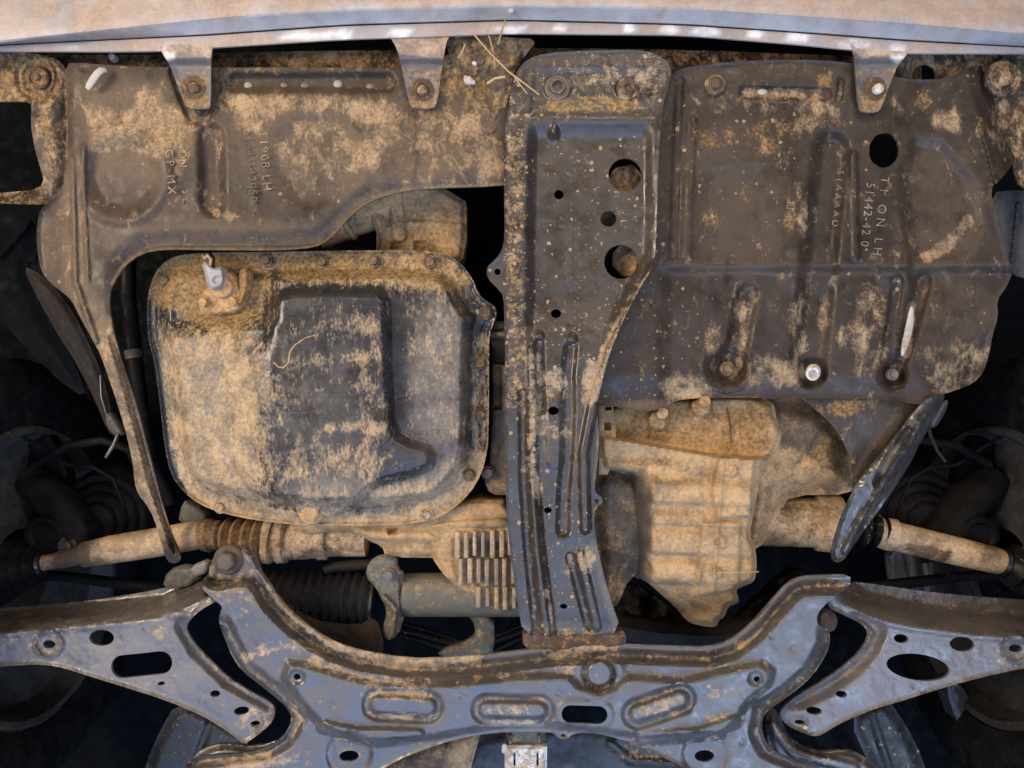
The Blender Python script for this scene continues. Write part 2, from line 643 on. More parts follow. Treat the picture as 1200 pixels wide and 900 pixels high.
def text(body, px, py, z, size, mat, parent, gr, name='embossed_lettering', ext=.45, slant=0, space=1.0, rot=90):
    cu = bpy.data.curves.new('lettering', 'FONT')
    cu.body = body
    cu.size = size / 1000
    cu.extrude = ext / 1000
    cu.resolution_u = 3
    cu.space_character = space
    cu.align_x = 'LEFT'
    cu.align_y = 'CENTER'
    t = bpy.data.objects.new('lettering', cu)
    COL.objects.link(t)
    me = bpy.data.meshes.new_from_object(t.evaluated_get(bpy.context.evaluated_depsgraph_get()))
    COL.objects.unlink(t)
    bpy.data.objects.remove(t)
    m = np.empty(len(me.vertices) * 3)
    me.vertices.foreach_get('co', m)
    m = m.reshape(-1, 3)
    a = R(rot)
    # local x -> image direction at angle rot (0 right, 90 down); local y -> letter top
    ux, uy = math.cos(a + R(slant)), math.sin(a + R(slant))
    vx, vy = math.sin(a + R(slant)), -math.cos(a + R(slant))
    c = P(px, py, z)
    W = np.stack([c[0] + m[:, 0] * ux + m[:, 1] * vx, c[1] + m[:, 0] * uy + m[:, 1] * vy, c[2] - m[:, 2]], 1)
    faces = [tuple(p.vertices) for p in me.polygons]
    bpy.data.meshes.remove(me)
    return mk(name, W.tolist(), faces, mat, parent, gr, 30)


# ================================================================== THE SETTING
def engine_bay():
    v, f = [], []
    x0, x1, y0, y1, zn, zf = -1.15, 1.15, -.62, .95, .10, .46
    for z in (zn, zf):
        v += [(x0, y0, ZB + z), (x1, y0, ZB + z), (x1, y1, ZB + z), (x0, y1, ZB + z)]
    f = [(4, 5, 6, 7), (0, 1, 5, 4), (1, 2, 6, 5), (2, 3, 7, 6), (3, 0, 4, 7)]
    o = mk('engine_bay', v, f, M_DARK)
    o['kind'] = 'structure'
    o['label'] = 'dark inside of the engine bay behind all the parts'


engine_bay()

# ================================================================== FRONT BUMPER
def bumper():
    t = thing('front_bumper', 'dusty grey front bumper lip running across the top edge', 'bumper', (600, 30, 0))
    xs = np.arange(-70, 1271, 6.0)
    yu = np.interp(xs, [-70, 0, 133, 267, 400, 600, 800, 933, 1067, 1200, 1270], [56, 47, 33, 19, 11, 6, 9, 18, 27, 39, 46])
    yl = np.interp(xs, [-70, 0, 120, 240, 400, 600, 800, 933, 1067, 1200, 1270], [60, 54, 48, 42.5, 31, 25, 30, 39, 49, 56, 60])
    yf = np.interp(xs, [-70, 0, 130, 190, 250, 400, 522, 600, 800, 930, 1000, 1060, 1200, 1270], [62, 61, 62, 61, 57, 47.5, 43.5, 40.5, 42.5, 53, 60, 64, 64, 64])
    ker = np.ones(9) / 9

    def smo(a):
        p = np.pad(a, 4, mode='edge')
        return np.convolve(p, ker, 'valid')
    yu, yl, yf = smo(yu), smo(yl), smo(yf)
    gsk = G((.55, 0, .25, 0), [('p', 600, 0, 500, 60, .3), ('t', 250, 8, 190, 20, .5), ('t', 1000, 8, 260, 25, .6), ('t', 600, -4, 330, 10, .6)])
    blob = [('p', 197, 62, 9, 9, 1.5), ('p', 360, 42, 34, 6, .9), ('p', 404, 40, 9, 7, 1), ('p', 470, 38, 12, 6, .8), ('p', 597, 34, 18, 6, 1.3), ('p', 656, 33, 9, 6, 1.1),
            ('p', 738, 33, 8, 6, .9), ('p', 784, 35, 12, 6, 1.2), ('p', 827, 37, 16, 6, 1.2), ('p', 886, 40, 10, 6, 1.2), ('p', 935, 43, 14, 7, .8), ('p', 1000, 52, 18, 7, .9), ('p', 1052, 62, 9, 11, 1.4)]
    gfl = G((.62, 0, .05, 0), [('t', *b[1:5], -1) for b in blob] + [('p', *b[1:5], 2.2) for b in blob] + [('t', 60, 60, 90, 6, .3)])

    def sweep(name, rows, gr, mat):
        v, f = [], []
        n = len(rows)
        for i, x in enumerate(xs):
            for (yy, z) in rows:
                y = yy(i)
                zz = z
                v.append(P(x, y, zz))
        for i in range(len(xs) - 1):
            for j in range(n - 1):
                a = i * n + j
                f.append((a, a + 1, a + 1 + n, a + n))
        o = mk(name, v, f, mat, t, gr, 42)
        return o
    sweep('skin', [(lambda i: yl[i] - 1.2, 8), (lambda i: yl[i] - 1.8, 2), (lambda i: yl[i] - 2.6, -2), (lambda i: yl[i] * .5 + yu[i] * .5, -9), (lambda i: yu[i] + 3, -16), (lambda i: yu[i] + .5, -18.5),
                   (lambda i: yu[i] - 2.5, -19.5), (lambda i: yu[i] - 10, -18.5), (lambda i: yu[i] - 22, -14), (lambda i: yu[i] - 40, -4), (lambda i: yu[i] - 70, 14), (lambda i: yu[i] - 120, 50)],
          lambda x, y: np.where((y < np.interp(x, xs, yu) + 1)[:, None], gsk(x, y), G((.08, 0, .30, 0), [('t', 60, 40, 120, 14, .5)])(x, y)), M_BUMP)
    sweep('flange', [(lambda i: yf[i], 18), (lambda i: yf[i], 5), (lambda i: yf[i] - 1.5, 3), (lambda i: yf[i] * .5 + yl[i] * .5, 1.5), (lambda i: yl[i] + 1.5, 1), (lambda i: yl[i] - .2, 1.2), (lambda i: yl[i] - .6, 8)], gfl, M_BUMP)
    for (poly, bx_, by_) in (([(186, 52), (191, 64), (199, 76), (208, 100), (216, 120), (219, 127), (243, 128), (247, 124), (247, 62), (250, 52)], 228, 103),
                             ([(454, 40), (462, 50), (468, 66), (474, 95), (480, 122), (484, 127), (508, 127), (512, 122), (518, 80), (522, 52), (528, 38)], 495, 106),
                             ([(994, 48), (1001, 60), (1003, 90), (1006, 124), (1010, 132), (1028, 132), (1033, 126), (1044, 96), (1052, 76), (1063, 64), (1072, 52)], 1025, 104)):
        def h(x, y, d, cx=bx_, cy=by_):
            a = -9 * ss(66, 79, y) + 1.2 * ss(5, 0, d)
            return a - 3 * ss(1.1, .8, ell(x, y, cx, cy, 15, 15)) - 4 * ss(50, 44, y)
        gr = G((.16, .30, 0, 0), [('t', bx_ + 5, 50, 50, 17, 1.2), ('o', bx_, 70, 40, 9, -1), ('t', bx_, 74, 40, 7, -1), ('o', bx_, by_ + 16, 22, 10, .75), ('o', bx_, by_, 14, 14, .5)] + ([('t', 495, 105, 30, 26, .25)] if bx_ == 495 else []) + blob)
        tab = panel('mounting_tab', poly, 2.5, h, M_TAB, t, gr=gr, thick=3, res=2.2)
        lathe('washer', bx_, by_, 14, [(14, -3), (14, .8), (13, 1.4), (8, 1.6), (7.6, .6)], M_RUST, tab, 28, (.1, .35, 0, 0))
        lathe('bolt', bx_ + (0 if bx_ < 1000 else 3), by_ + 1, 13.2, [(6.3, -2), (6.3, 4), (5.6, 5.4), (3, 6.2)], M_RUST if bx_ != 1025 else M_WHITE, tab, 20, (.5, .2, 0, 0))
    lathe('screw', 599, 12, -13, [(3.6, -3), (3.6, 1), (2.6, 2), (1, 2.3)], M_WHITE, t, 14)


bumper()

# ================================================================== UNDER-TRAYS
ZC = 20.0
LEFT = [(74, 74), (100, 74), (135, 77), (192, 79), (250, 79), (330, 79), (400, 79), (460, 80), (500, 74), (530, 62), (585, 62), (604, 80), (606, 216), (590, 217), (560, 219), (520, 220), (487, 222), (455, 228), (432, 237), (412, 251), (396, 270),
        (384, 282), (368, 290), (330, 293.5), (245, 293), (192, 292), (165, 297), (146, 311), (134, 329), (128, 345), (130, 377), (136, 402), (144, 429), (157, 467), (168, 507), (180, 553), (192, 597), (201, 626), (211, 648), (212, 657), (204, 661),
        (195, 657), (189, 636), (180, 606), (172, 592), (161, 578), (157, 562), (156, 543), (146, 500), (132, 456), (117, 413), (108, 398), (92, 368), (84, 352), (74, 343), (60, 333), (48, 318), (43, 290), (43, 262), (48, 243), (62, 233), (73, 222), (80, 195), (79, 120)]


def lay(h, px, py, up=.7):
    x = np.array([px, px], float)
    y = np.array([py, py], float)
    return ZC - float(h(x, y, np.array([80., 80.]))[0]) - up


def left_tray():
    t = thing('engine_undertray', 'wide black plastic undertray with muddy top and long strap reaching down beside the oil pan', 'undertray', (330, 180, ZC))

    def h(x, y, d):
        v = np.zeros_like(x)
        v -= 11 * ss(27, 5, d) * ss(205, 235, y) * ss(120, 170, x)
        v += 3 * ss(5, 0, d) * ss(205, 235, y) * ss(330, 300, y)
        v -= 6 * ss(1.28, .85, ell(x, y, 143, 205, 36, 38))
        v += 2.5 * ss(1.0, .0, np.abs(ell(x, y, 143, 205, 52, 54) - 1) * 5)
        v -= 6 * ss(1.22, .8, ell(x, y, 371, 188, 50, 50))
        v += bead(x, y, [(247, 160), (249, 238)], 19, -11, .3)
        v += bead(x, y, [(276, 97), (452, 97)], 15, -12, .2)
        v += bead(x, y, [(262, 85), (262, 112), (270, 118)], 9, -5)
        v += bead(x, y, [(84, 185), (86, 250), (88, 330), (112, 400)], 5, 4)
        v += bead(x, y, [(98, 170), (99, 250), (103, 330)], 4, 3)
        v -= 14 * ss(95, 45, x) * ss(225, 260, y) * ss(360, 330, y)
        v += 5 * ss(75, 90, x) * ss(240, 180, y) - 5
        v += bead(x, y, [(495, 130), (497, 205)], 14, -3)
        v += bead(x, y, [(205, 85), (215, 115), (226, 138), (238, 142), (248, 128), (252, 100)], 9, -7)
        # strap: folded lengthwise
        st = ss(370, 420, y)
        v += st * bead(x, y, [(124, 380), (137, 440), (152, 500), (168, 565), (190, 630)], 10, 6)
        v += st * bead(x, y, [(130, 395), (143, 440), (161, 505), (182, 580), (204, 645)], 4, -8)
        v -= 55 * ss(400, 665, y) * st
        v += (fbm(x, y, 40, 3) - .5) * 3 + (fbm(x, y, 9, 8) - .5) * .8
        return v
    gr = G((.17, .09, .06, .05), [
        ('p', [(85, 100), (200, 95), (232, 150), (185, 215), (110, 205)], .6, 18), ('p', [(262, 108), (460, 112), (590, 120), (590, 212), (470, 215), (410, 228), (300, 215), (262, 160)], .45, 22), ('p', [(85, 80), (580, 85), (590, 215), (420, 235), (250, 262), (110, 260)], .15, 20),
        ('t', [(84, 104), (110, 118), (126, 130), (148, 126), (156, 104), (176, 99), (204, 122), (232, 150), (218, 168), (182, 188), (150, 184), (114, 180), (104, 150)], .50, 10),
        ('t', [(270, 110), (380, 112), (460, 118), (470, 160), (440, 205), (400, 200), (430, 160), (400, 135), (330, 130), (312, 150), (300, 160), (272, 150)], .52, 10),
        ('t', 530, 165, 60, 50, .30), ('t', 576, 200, 20, 26, .6), ('o', 520, 150, 70, 60, .32), ('t', 500, 215, 60, 10, .25),
        ('t', 371, 180, 44, 40, .33), ('s', 371, 185, 60, 60, .3), ('t', 143, 212, 38, 38, -1), ('o', 205, 150, 30, 22, .45), ('o', 215, 160, 22, 40, .25), ('t', 254, 250, 5, 5, 1), ('t', 268, 252, 9, 6, .5),
        ('p', [(130, 280), (250, 272), (370, 272), (420, 232), (500, 205)], .42, 14, 8), ('p', [(85, 190), (90, 330), (112, 390)], .5, 14, 10), ('p', 80, 280, 36, 60, .35),  # pale band along the rear rim imitates the bluish light on its slope
        ('p', [(125, 390), (150, 500), (170, 580), (190, 625)], 1.3, 10, 14), ('t', [(125, 390), (150, 500), (170, 580), (188, 610)], .40, 10, 9), ('p', 203, 648, 12, 22, -1), ('t', 203, 648, 12, 22, -1),
        ('p', 620, 150, 30, 80, -1), ('t', 140, 108, 19, 20, -1), ('o', 140, 114, 10, 8, .3), ('t', [(276, 96), (450, 96)], -1, 6, 8), ('p', [(590, 217), (520, 220), (487, 222), (455, 228), (432, 237), (412, 251), (396, 270), (384, 282), (368, 290), (330, 293), (192, 292), (165, 297), (146, 311), (133, 331)], .9, 2, 1.5), ('t', 560, 60, 60, 30, .35), ('o', 560, 80, 60, 40, .5), ('t', 247, 200, 14, 45, -.8), ('o', 340, 82, 100, 6, .3)])
    tray = panel('tray', LEFT, ZC, h, M_COVER, t, cake=.13, gr=gr, thick=3, res=2.3)
    for (px, py, z) in ((291, 101, 29), (333, 101, 30), (357, 101, 30), (396, 99, 29), (434, 103, 29)):
        lathe('clip', px, py, z + ZC - 16, [(5.5, -2), (5.3, 1), (3.5, 2.6), (1.2, 3.2)], M_CONN if px in (291, 396) else M_GREY, t, 12, (.4, .1, .2, 0))
    gt = (.1, .1, .1, 0)
    text('51441-42050', 291, 152, lay(h, 291, 177), 14, M_LETTER, t, gt, slant=-4, space=1.18)
    text('T1908 LH', 308, 153, lay(h, 308, 178), 14, M_LETTER, t, (.55, .3, .15, 0), slant=-4, space=1.3)
    text('GP-MX', 198, 175, lay(h, 198, 200), 14, M_LETTER, t, (.50, .3, .1, 0), slant=-4, space=1.4)
    text('ON', 213, 175, lay(h, 213, 200), 14, M_LETTER, t, (.56, .3, .1, 0), slant=-4)
    text('O C', 216, 218, lay(h, 216, 243), 11, M_LETTER, t, (.42, .2, .2, 0), slant=-4, space=1.2)


left_tray()

RIGHT = [(778, 120), (782, 98), (790, 84), (806, 78), (850, 73), (900, 70), (960, 70), (1000, 74), (1040, 88), (1070, 93.5), (1112, 92.5), (1124, 84), (1136, 78.5), (1160, 77), (1215, 78), (1230, 120), (1200, 175), (1172, 212), (1160, 220), (1168, 255), (1180, 300), (1187, 318), (1180, 336),
         (1168, 352), (1170, 372), (1163, 392), (1160, 412), (1153, 436), (1140, 450), (1118, 458), (1100, 464), (1088, 474), (1070, 474), (1040, 468), (940, 467), (860, 466), (800, 467), (784, 474), (766, 482), (745, 481.5), (722, 477), (690, 470), (690, 440), (700, 400), (725, 350),
         (745, 320), (752, 290), (756, 200), (762, 140)]


def right_tray():
    t = thing('engine_undertray', 'dark brown plastic undertray with large round hole on the right of the beam', 'undertray', (960, 270, ZC))

    def h(x, y, d):
        v = np.zeros_like(x)
        brk = 1 - .8 * ss(34, 20, np.abs(x - 948)) - .85 * ss(24, 14, np.abs(x - 1049)) - .5 * ss(18, 8, np.abs(x - 838))
        v -= (9 + 4 * ss(1040, 1150, x)) * ss(309, 323, y) * ss(765, 790, x)
        v += 5 * (1 - brk) * ss(290, 312, y) * ss(350, 322, y)
        v += bead(x, y, [(876, 345), (866, 400), (858, 425)], 18, -8, .2)
        v += bead(x, y, [(975, 175), (968, 240), (958, 330), (948, 430)], 27, -12, .3)
        v += bead(x, y, [(1082, 330), (1066, 390), (1048, 440)], 14, -11, .2)
        v += bead(x, y, [(1052, 330), (1040, 420)], 9, -5, .4)
        for (cx, cy, r_, a) in ((852, 430, 26, -17), (952, 437, 20, -11), (1047, 440, 20, -14)):
            e = ell(x, y, cx, cy, r_, r_)
            v += a * ss(1.05, .45, e)
        v += 2 * ss(1, 0, np.abs(ell(x, y, 852, 430, 27, 27) - 1.08) * 8)
        v -= 6 * ss(-16, 12, sd(x, y, [(835, 205), (885, 200), (902, 225), (902, 300), (890, 308), (832, 308), (820, 290), (820, 230)]))
        v -= 9 * ss(-12, 8, sd(x, y, [(1074, 168), (1100, 170), (1138, 216), (1146, 262), (1134, 292), (1110, 300), (1075, 302), (1064, 260), (1062, 200)]))
        v += bead(x, y, [(1000, 180), (1003, 300)], 6, 3)
        v += bead(x, y, [(797, 95), (793, 180), (789, 300)], 7, -4)
        v += bead(x, y, [(812, 140), (806, 300)], 6, 2)
        v += bead(x, y, [(875, 108), (968, 110)], 10, -6, .3)
        v += bead(x, y, [(986, 95), (983, 116)], 5, -5)
        v -= 8 * ss(436, 468, y) * ss(700, 730, x) * ss(1085, 1060, x)
        v += 2 * ss(4, 0, d)
        # crease where the right end folds up
        cr = (x - 1150) - (y - 150) * .30
        v -= 26 * ss(0, 34, cr) * ss(300, 225, y)
        v += bead(x, y, [(1150, 150), (1168, 214)], 4, 4)
        v -= 10 * ss(-8, 24, (x - 1135) + (y - 400) * .5) * ss(380, 420, y)
        v += bead(x, y, [(760, 345), (757, 352)], 16, -3)
        v += (fbm(x, y, 45, 13) - .5) * 3 + (fbm(x, y, 9, 18) - .5) * .8
        v += (fbm(x, y, 7, 21) - .5) * 5 * ss(-10, 20, (x - 1110) + (y - 430) * .8) * ss(360, 420, y)
        return v
    gr = G((.13, .09, .07, .10), [
        ('p', 860, 240, 60, 90, .25), ('p', 1105, 240, 50, 80, .25), ('p', 1120, 380, 50, 60, .2), ('t', [(870, 340), (862, 430)], .2, 10, 10), ('t', [(938, 340), (930, 440)], .2, 8, 10), ('t', [(1020, 340), (1015, 430)], .22, 10, 12),
        ('o', 965, 95, 12, 10, .7), ('t', 960, 135, 28, 22, .42), ('t', 905, 118, 60, 14, .45), ('o', 840, 160, 28, 16, .42), ('o', 905, 160, 34, 26, .35), ('o', 925, 255, 9, 26, .5), ('t', 942, 260, 8, 26, .45), ('o', 832, 262, 14, 20, .4),
        ('t', 1112, 142, 22, 16, .58), ('o', 1083, 120, 9, 16, .42), ('t', 1052, 120, 10, 12, .3), ('t', 1172, 150, 16, 26, .42), ('t', 1190, 90, 40, 20, .3),
        ('t', [(1088, 302), (1112, 284), (1134, 258)], .66, 7, 5), ('t', [(1052, 240), (1066, 258), (1072, 285)], .25, 6, 5),
        ('p', [(1062, 415), (1065, 380), (1069, 358)], 1.6, 3, 3), ('t', [(1062, 415), (1065, 385), (1068, 360)], .5, 4, 4),
        ('t', 1002, 395, 22, 20, .45), ('o', 1032, 360, 8, 26, .4), ('t', 965, 370, 9, 26, .3), ('t', 935, 390, 10, 26, .3), ('o', 1000, 388, 16, 14, .4),
        ('t', 800, 455, 34, 18, .55), ('t', 905, 436, 34, 22, .5), ('t', 835, 395, 10, 36, .28), ('t', 870, 380, 5, 40, .4), ('t', 1120, 430, 45, 36, .42), ('p', 1130, 460, 40, 6, .4),
        ('p', [(780, 316), (1180, 316)], .18, 8, 4), ('s', 760, 400, 60, 110, .25), ('s', 900, 180, 120, 60, .22), ('p', 770, 475, 60, 7, .6), ('t', 860, 260, 38, 55, -.7), ('t', 1105, 230, 36, 60, -.6)])  # pale line along the step paints in its sheen
    tray = panel('tray', RIGHT, ZC, h, M_COVER, t, cake=.10, holes=[circ(1036, 176, 17.5, 20.5, 28, 10, .05), circ(893.5, 107, 7.5, 4, 16)], gr=gr, thick=3, res=2.3)
    lathe('clip', 893, 107, ZC + 9, [(8, -2), (8, 0), (6, 1.4), (2, 2)], M_WHITE, t, 16, (.4, .1, 0, 0))
    lathe('fastener', 838, 100, ZC, [(13, -2), (13, 2), (11.5, 4), (8.5, 4.4), (8, 2.6), (5.6, 2.4), (5.2, 4.8), (3.6, 5.6)], M_BOLT, t, 24, (.3, .4, 0, 0))
    panel('paint_flake', [(1057, 420), (1056, 408), (1061, 385), (1066, 362), (1069, 358), (1071, 366), (1070, 385), (1064, 405)], 31, lambda x, y, d: 1.2 * ss(0, 3, d), M_WHITE, t, gr=(.45, 0, 0, 0), thick=1.5, res=1.6)
    bolt(852, 432, ZC + 16, t, 6, 8.5, 4, gr=(.15, .5, 0, 0), rot=20)
    lathe('plug', 953, 436, ZC + 8, [(9, -2), (9, 4), (8, 6), (5.2, 6.2), (4.8, -1)], M_WHITE, t, 20, (.35, 0, 0, 0), tilt=(-.5, .4))
    bolt(1046, 439, ZC + 13, t, 5, 7, 4, gr=(0, .1, .3, 0), rot=5)
    gt = (.45, .1, .3, 0)
    text('51442-42 0', 1020, 214, lay(h, 1020, 239), 14, M_LETTER, t, gt, slant=5.5, space=1.2)
    text('T1 ON LH', 1037, 207, lay(h, 1037, 232), 14.5, M_LETTER, t, gt, slant=6, space=1.6)
    text('PP4', 926, 236, lay(h, 926, 261), 12.5, M_LETTER, t, (.5, .55, .1, 0), slant=4, space=1.1)
    text('S1AAAAD', 985, 200, lay(h, 985, 225), 11, M_LETTER, t, (.30, .1, .25, 0), slant=6, space=1.6)

    FL = [(930, 458), (1010, 455), (1085, 450), (1080, 475), (1056, 512), (1036, 545), (1008, 580), (1000, 576), (1001, 552), (994, 530), (983, 508), (966, 488), (946, 472)]
    panel('flap', FL, ZC + 22, lambda x, y, d: bead(x, y, [(1052, 488), (1010, 560)], 14, 3) - 18 * ss(470, 580, y) + (fbm(x, y, 14, 5) - .5) * 2, M_COVER, t, gr=G((.15, .16, .10, 0), [('o', 992, 478, 26, 12, .6), ('p', [(1052, 490), (1030, 520)], .3, 6, 4)]), thick=3, res=2.2)
    SR = [(1090, 464), (1108, 461), (1104, 474), (1094, 494), (1080, 516), (1066, 545), (1052, 566), (1032, 596), (1012, 622), (996, 646), (988, 657), (979, 660), (973, 652), (978, 630), (986, 606), (998, 580), (1004, 566), (1026, 540), (1052, 508), (1074, 480)]

    def hs(x, y, d):
        c_ = np.interp(y, [455, 500, 560, 610, 660], [1098, 1074, 1030, 1004, 982])
        u = (x - c_) * .85
        v = 13 * ss(-30, -3, u) - 30 * ss(0, 30, u)
        v += bead(x, y, [(1084, 488), (1052, 540), (1016, 600), (990, 645)], 6, 9)
        v += bead(x, y, [(1064, 505), (1040, 540), (1028, 566)], 7, -9)
        v -= 30 * ss(540, 660, y)
        v += 8 * ss(5, 0, d) * ss(560, 600, y)
        return v + (fbm(x, y, 12, 5) - .5) * 5
    o = panel('rolled_edge', SR, ZC + 16, hs, M_FLAP, t, gr=G((.06, .05, .06, 0), [('t', [(1080, 498), (1045, 552), (1010, 610)], .2, 5, 4), ('p', [(1048, 525), (1034, 550)], .5, 4, 3), ('p', [(1075, 474), (1060, 490)], .5, 4, 3)]), thick=3, res=2.0)
    o['label'] = 'glossy black rolled edge of the torn flap'


right_tray()

# ================================================================== WHEEL-ARCH LINERS
LL = [(-40, 60), (20, 60), (60, 66), (76, 76), (84, 100), (84, 190), (78, 222), (62, 238), (44, 240), (0, 238), (-40, 238)]


def liners():
    t = thing('wheel_arch_liner', 'brown dusty liner edge with round fastener at the top left corner', 'liner', (30, 150, 34))
    hole = [(-30, 119), (30, 119), (36.5, 122), (36.5, 150), (41, 175), (51, 210), (48, 218), (36, 223), (0, 226), (-30, 226)]
    panel('liner', LL, 36, lambda x, y, d: 6 * ss(6, 0, d) - 6 * ss(1.2, .9, ell(x, y, 44, 90, 24, 26)) + 3 * ss(1, 0, np.abs(ell(x, y, 44, 90, 19, 21) - 1) * 5) + (fbm(x, y, 20, 2) - .5) * 3 - 10 * ss(60, 84, x) + 8 * ss(222, 234, y) * ss(60, 40, x), M_COVER, t, holes=[hole], gr=G((.35, .35, .1, 0), [('o', 20, 95, 60, 40, .35)]), res=2.6)
    lathe('fastener', 44, 91, 38, [(14, -2), (14, 1), (12, 3), (9, 3), (8, 1.4), (5, 1.6), (4.5, 4), (2, 4.6)], M_RUST, t, 24, (.25, .5, 0, 0))
    t = thing('wheel_arch_liner', 'dusty liner edge with stepped fastener at the top right corner', 'liner', (1180, 140, 40))
    RL = [(1050, 60), (1110, 58), (1240, 58), (1240, 240), (1196, 222), (1186, 196), (1192, 180), (1165, 150), (1090, 120), (1046, 104)]
    panel('liner', RL, 42, lambda x, y, d: 3 * ss(6, 0, d) + (fbm(x, y, 20, 4) - .5) * 3 + 6 * ss(95, 70, y), M_COVER, t, holes=[circ(1083, 88, 13.5, 12.5)], gr=(.38, .38, .1, 0), res=2.8)
    lathe('fastener', 1176, 92, 20, [(22, -3), (22, 1), (19, 3.5), (16, 3.5), (15, 1), (11, 1), (10, 5), (6, 6.5)], M_COVER, t, 28, (.42, .3, 0, 0))


liners()

# ================================================================== CENTRE BEAM
BEAM = [(600, 100), (606, 82), (618, 69), (640, 62), (680, 59.5), (735, 58), (760, 60), (778, 68), (787, 80), (785, 96), (776, 125), (772, 180), (770, 240), (768.5, 290), (766, 312), (752, 334), (737, 362), (722, 394), (710, 428), (703, 460), (700, 486), (702.5, 515), (700, 545), (696, 572), (699, 579),
        (706, 583), (706, 590), (699, 595), (696, 602), (697, 625), (703, 655), (713, 695), (729, 741), (690, 745), (650, 745), (613, 744), (606, 705), (598, 650), (593.5, 600), (592, 540), (591.5, 470), (592, 420), (591, 372), (590, 346), (582, 337), (571, 326), (570, 313), (580, 305), (588, 294), (591.5, 278), (590.5, 220), (591, 160), (596, 125)]


def beam():
    t = thing('centre_beam', 'black mud-splashed steel beam running from front to crossmember', 'beam', (660, 400, 0))
    B = [(621, 139), (763, 139), (764, 240), (762, 300), (745, 328), (720, 380), (706, 420), (700, 450), (625, 450), (617, 380), (619, 260)]

    def h(x, y, d):
        v = np.zeros_like(x)
        sb = sd(x, y, B)
        v -= 12 * ss(-5, 11, sb) * ss(420, 340, y) * ss(136, 166, y)
        v += 9 * ss(1, .1, ell(x, y, 649, 158, 9, 16)) * ss(175, 150, y)
        v -= 3.5 * ss(-6, 6, sd(x, y, [(626, 82), (768, 82), (764, 134), (622, 134)]))
        v -= 4 * ss(1.1, .8, ell(x, y, 653, 103, 15, 15)) + 3 * ss(1.1, .8, ell(x, y, 735, 104, 14, 14))
        v += bead(x, y, [(612, 460), (613, 560), (618, 640), (629, 745)], 6, -7)
        v += bead(x, y, [(623, 410), (624, 480), (625, 560), (630, 640), (641, 745)], 7, 6)
        v += bead(x, y, [(632, 402), (633, 440), (634, 480)], 7, -8) + 5 * ss(1, .2, ell(x, y, 632, 394, 8, 9))
        v += bead(x, y, [(669, 408), (666, 440), (667, 480), (665, 530), (661, 575), (660, 622)], 10, -7) + 6 * ss(1, .2, ell(x, y, 670, 398, 9, 10))
        v += bead(x, y, [(629, 560), (635, 640), (649, 745)], 5, -6)
        v += bead(x, y, [(650, 540), (648, 470)], 14, 4)
        v += bead(x, y, [(668, 652), (690, 735)], 6, -7) + bead(x, y, [(680, 650), (700, 735)], 7, 4)
        v += bead(x, y, [(767, 312), (745, 350), (715, 410), (696, 468), (684, 530), (686, 620)], 8, 8)
        v += bead(x, y, [(625, 262), (690, 262)], 5, -.5) + bead(x, y, [(667, 270), (668, 330)], 6, .8)
        v += 1.5 * ss(4, 0, d)
        v -= 8 * ss(715, 745, y)
        v += (fbm(x, y, 30, 23) - .5) * 2 + (fbm(x, y, 6, 28) - .5) * .6
        return v
    fl = [(603, 150), (603, 300), (604, 400), (602, 470)]
    gr = G((.15, .08, .03, .30), [
        ('t', 690, 90, 75, 26, .28), ('t', 760, 95, 22, 40, .30), ('o', 690, 122, 66, 12, .52), ('o', 655, 127, 14, 9, .6), ('o', 730, 122, 24, 9, .5), ('t', 700, 152, 70, 10, -1), ('o', 690, 156, 70, 12, -1), ('s', 690, 152, 70, 12, -1),
        ('t', fl, .16, 10, 9), ('s', fl, .65, 8, 10), ('o', fl, .42, 8, 8), ('t', 600, 110, 16, 60, .3), ('s', 690, 240, 80, 90, .25), ('s', 670, 380, 60, 60, .5), ('t', [(760, 330), (715, 405), (694, 462)], .45, 8, 7), ('t', [(692, 430), (688, 470)], .4, 6, 6),
        ('t', 692, 447, 10, 26, .55), ('t', [(624, 420), (624, 560)], .42, 5, 4), ('t', 650, 448, 18, 22, .5), ('o', 650, 455, 20, 22, .4), ('t', 648, 505, 22, 10, .4), ('p', 650, 500, 30, 40, .2), ('t', 630, 573, 8, 16, .7), ('t', 687, 655, 12, 17, .75),
        ('t', 664, 665, 8, 18, .45), ('t', 639, 695, 5, 6, .8), ('s', 650, 650, 60, 100, .42), ('p', [(700, 640), (715, 700), (727, 738)], .5, 7, 5), ('p', 660, 735, 70, 8, .3), ('o', 650, 740, 70, 6, .4), ('t', 650, 640, 40, 100, -.35)])
    holes = [circ(732.5, 205, 19.5, 19.5, 28), circ(713, 256.5, 9.5, 9, 20), circ(727.5, 307, 19.5, 20, 28), circ(655, 228, 5.6, 5.6, 16), circ(651.5, 367.5, 6, 5.2, 16), circ(648.5, 481.5, 6.4, 5, 16), circ(642, 598, 4.6, 3.6, 14), circ(660.5, 710.5, 4.2, 3.2, 14),
             circ(583, 318.5, 3.8, 3.8, 12), circ(699, 587, 2.8, 2.6, 10)]
    panel('beam', BEAM, 2, h, M_BEAM, t, cake=.07, holes=holes, gr=gr, thick=3, res=2.0)
    o = lathe('bolt', 653, 103, 6, [(15, -1), (15, .8), (14, 1.4), (10.4, 1.4), (10.2, 1.6), (10.2, 6), (9.2, 7), (6.4, 7), (5.8, 1)], M_BOLT, t, 36, (.2, .2, .2, 0), hexfrom=(3, 4, 5, 6), rot=12)
    o = lathe('bolt', 735, 104, 6, [(13, -1), (13, .8), (9.6, 1.4), (9.5, 1.6), (9.5, 4.8), (8, 6), (4, 6), (3, 3)], M_RUST, t, 36, (.45, .2, 0, 0), hexfrom=(2, 3, 4, 5), rot=20)
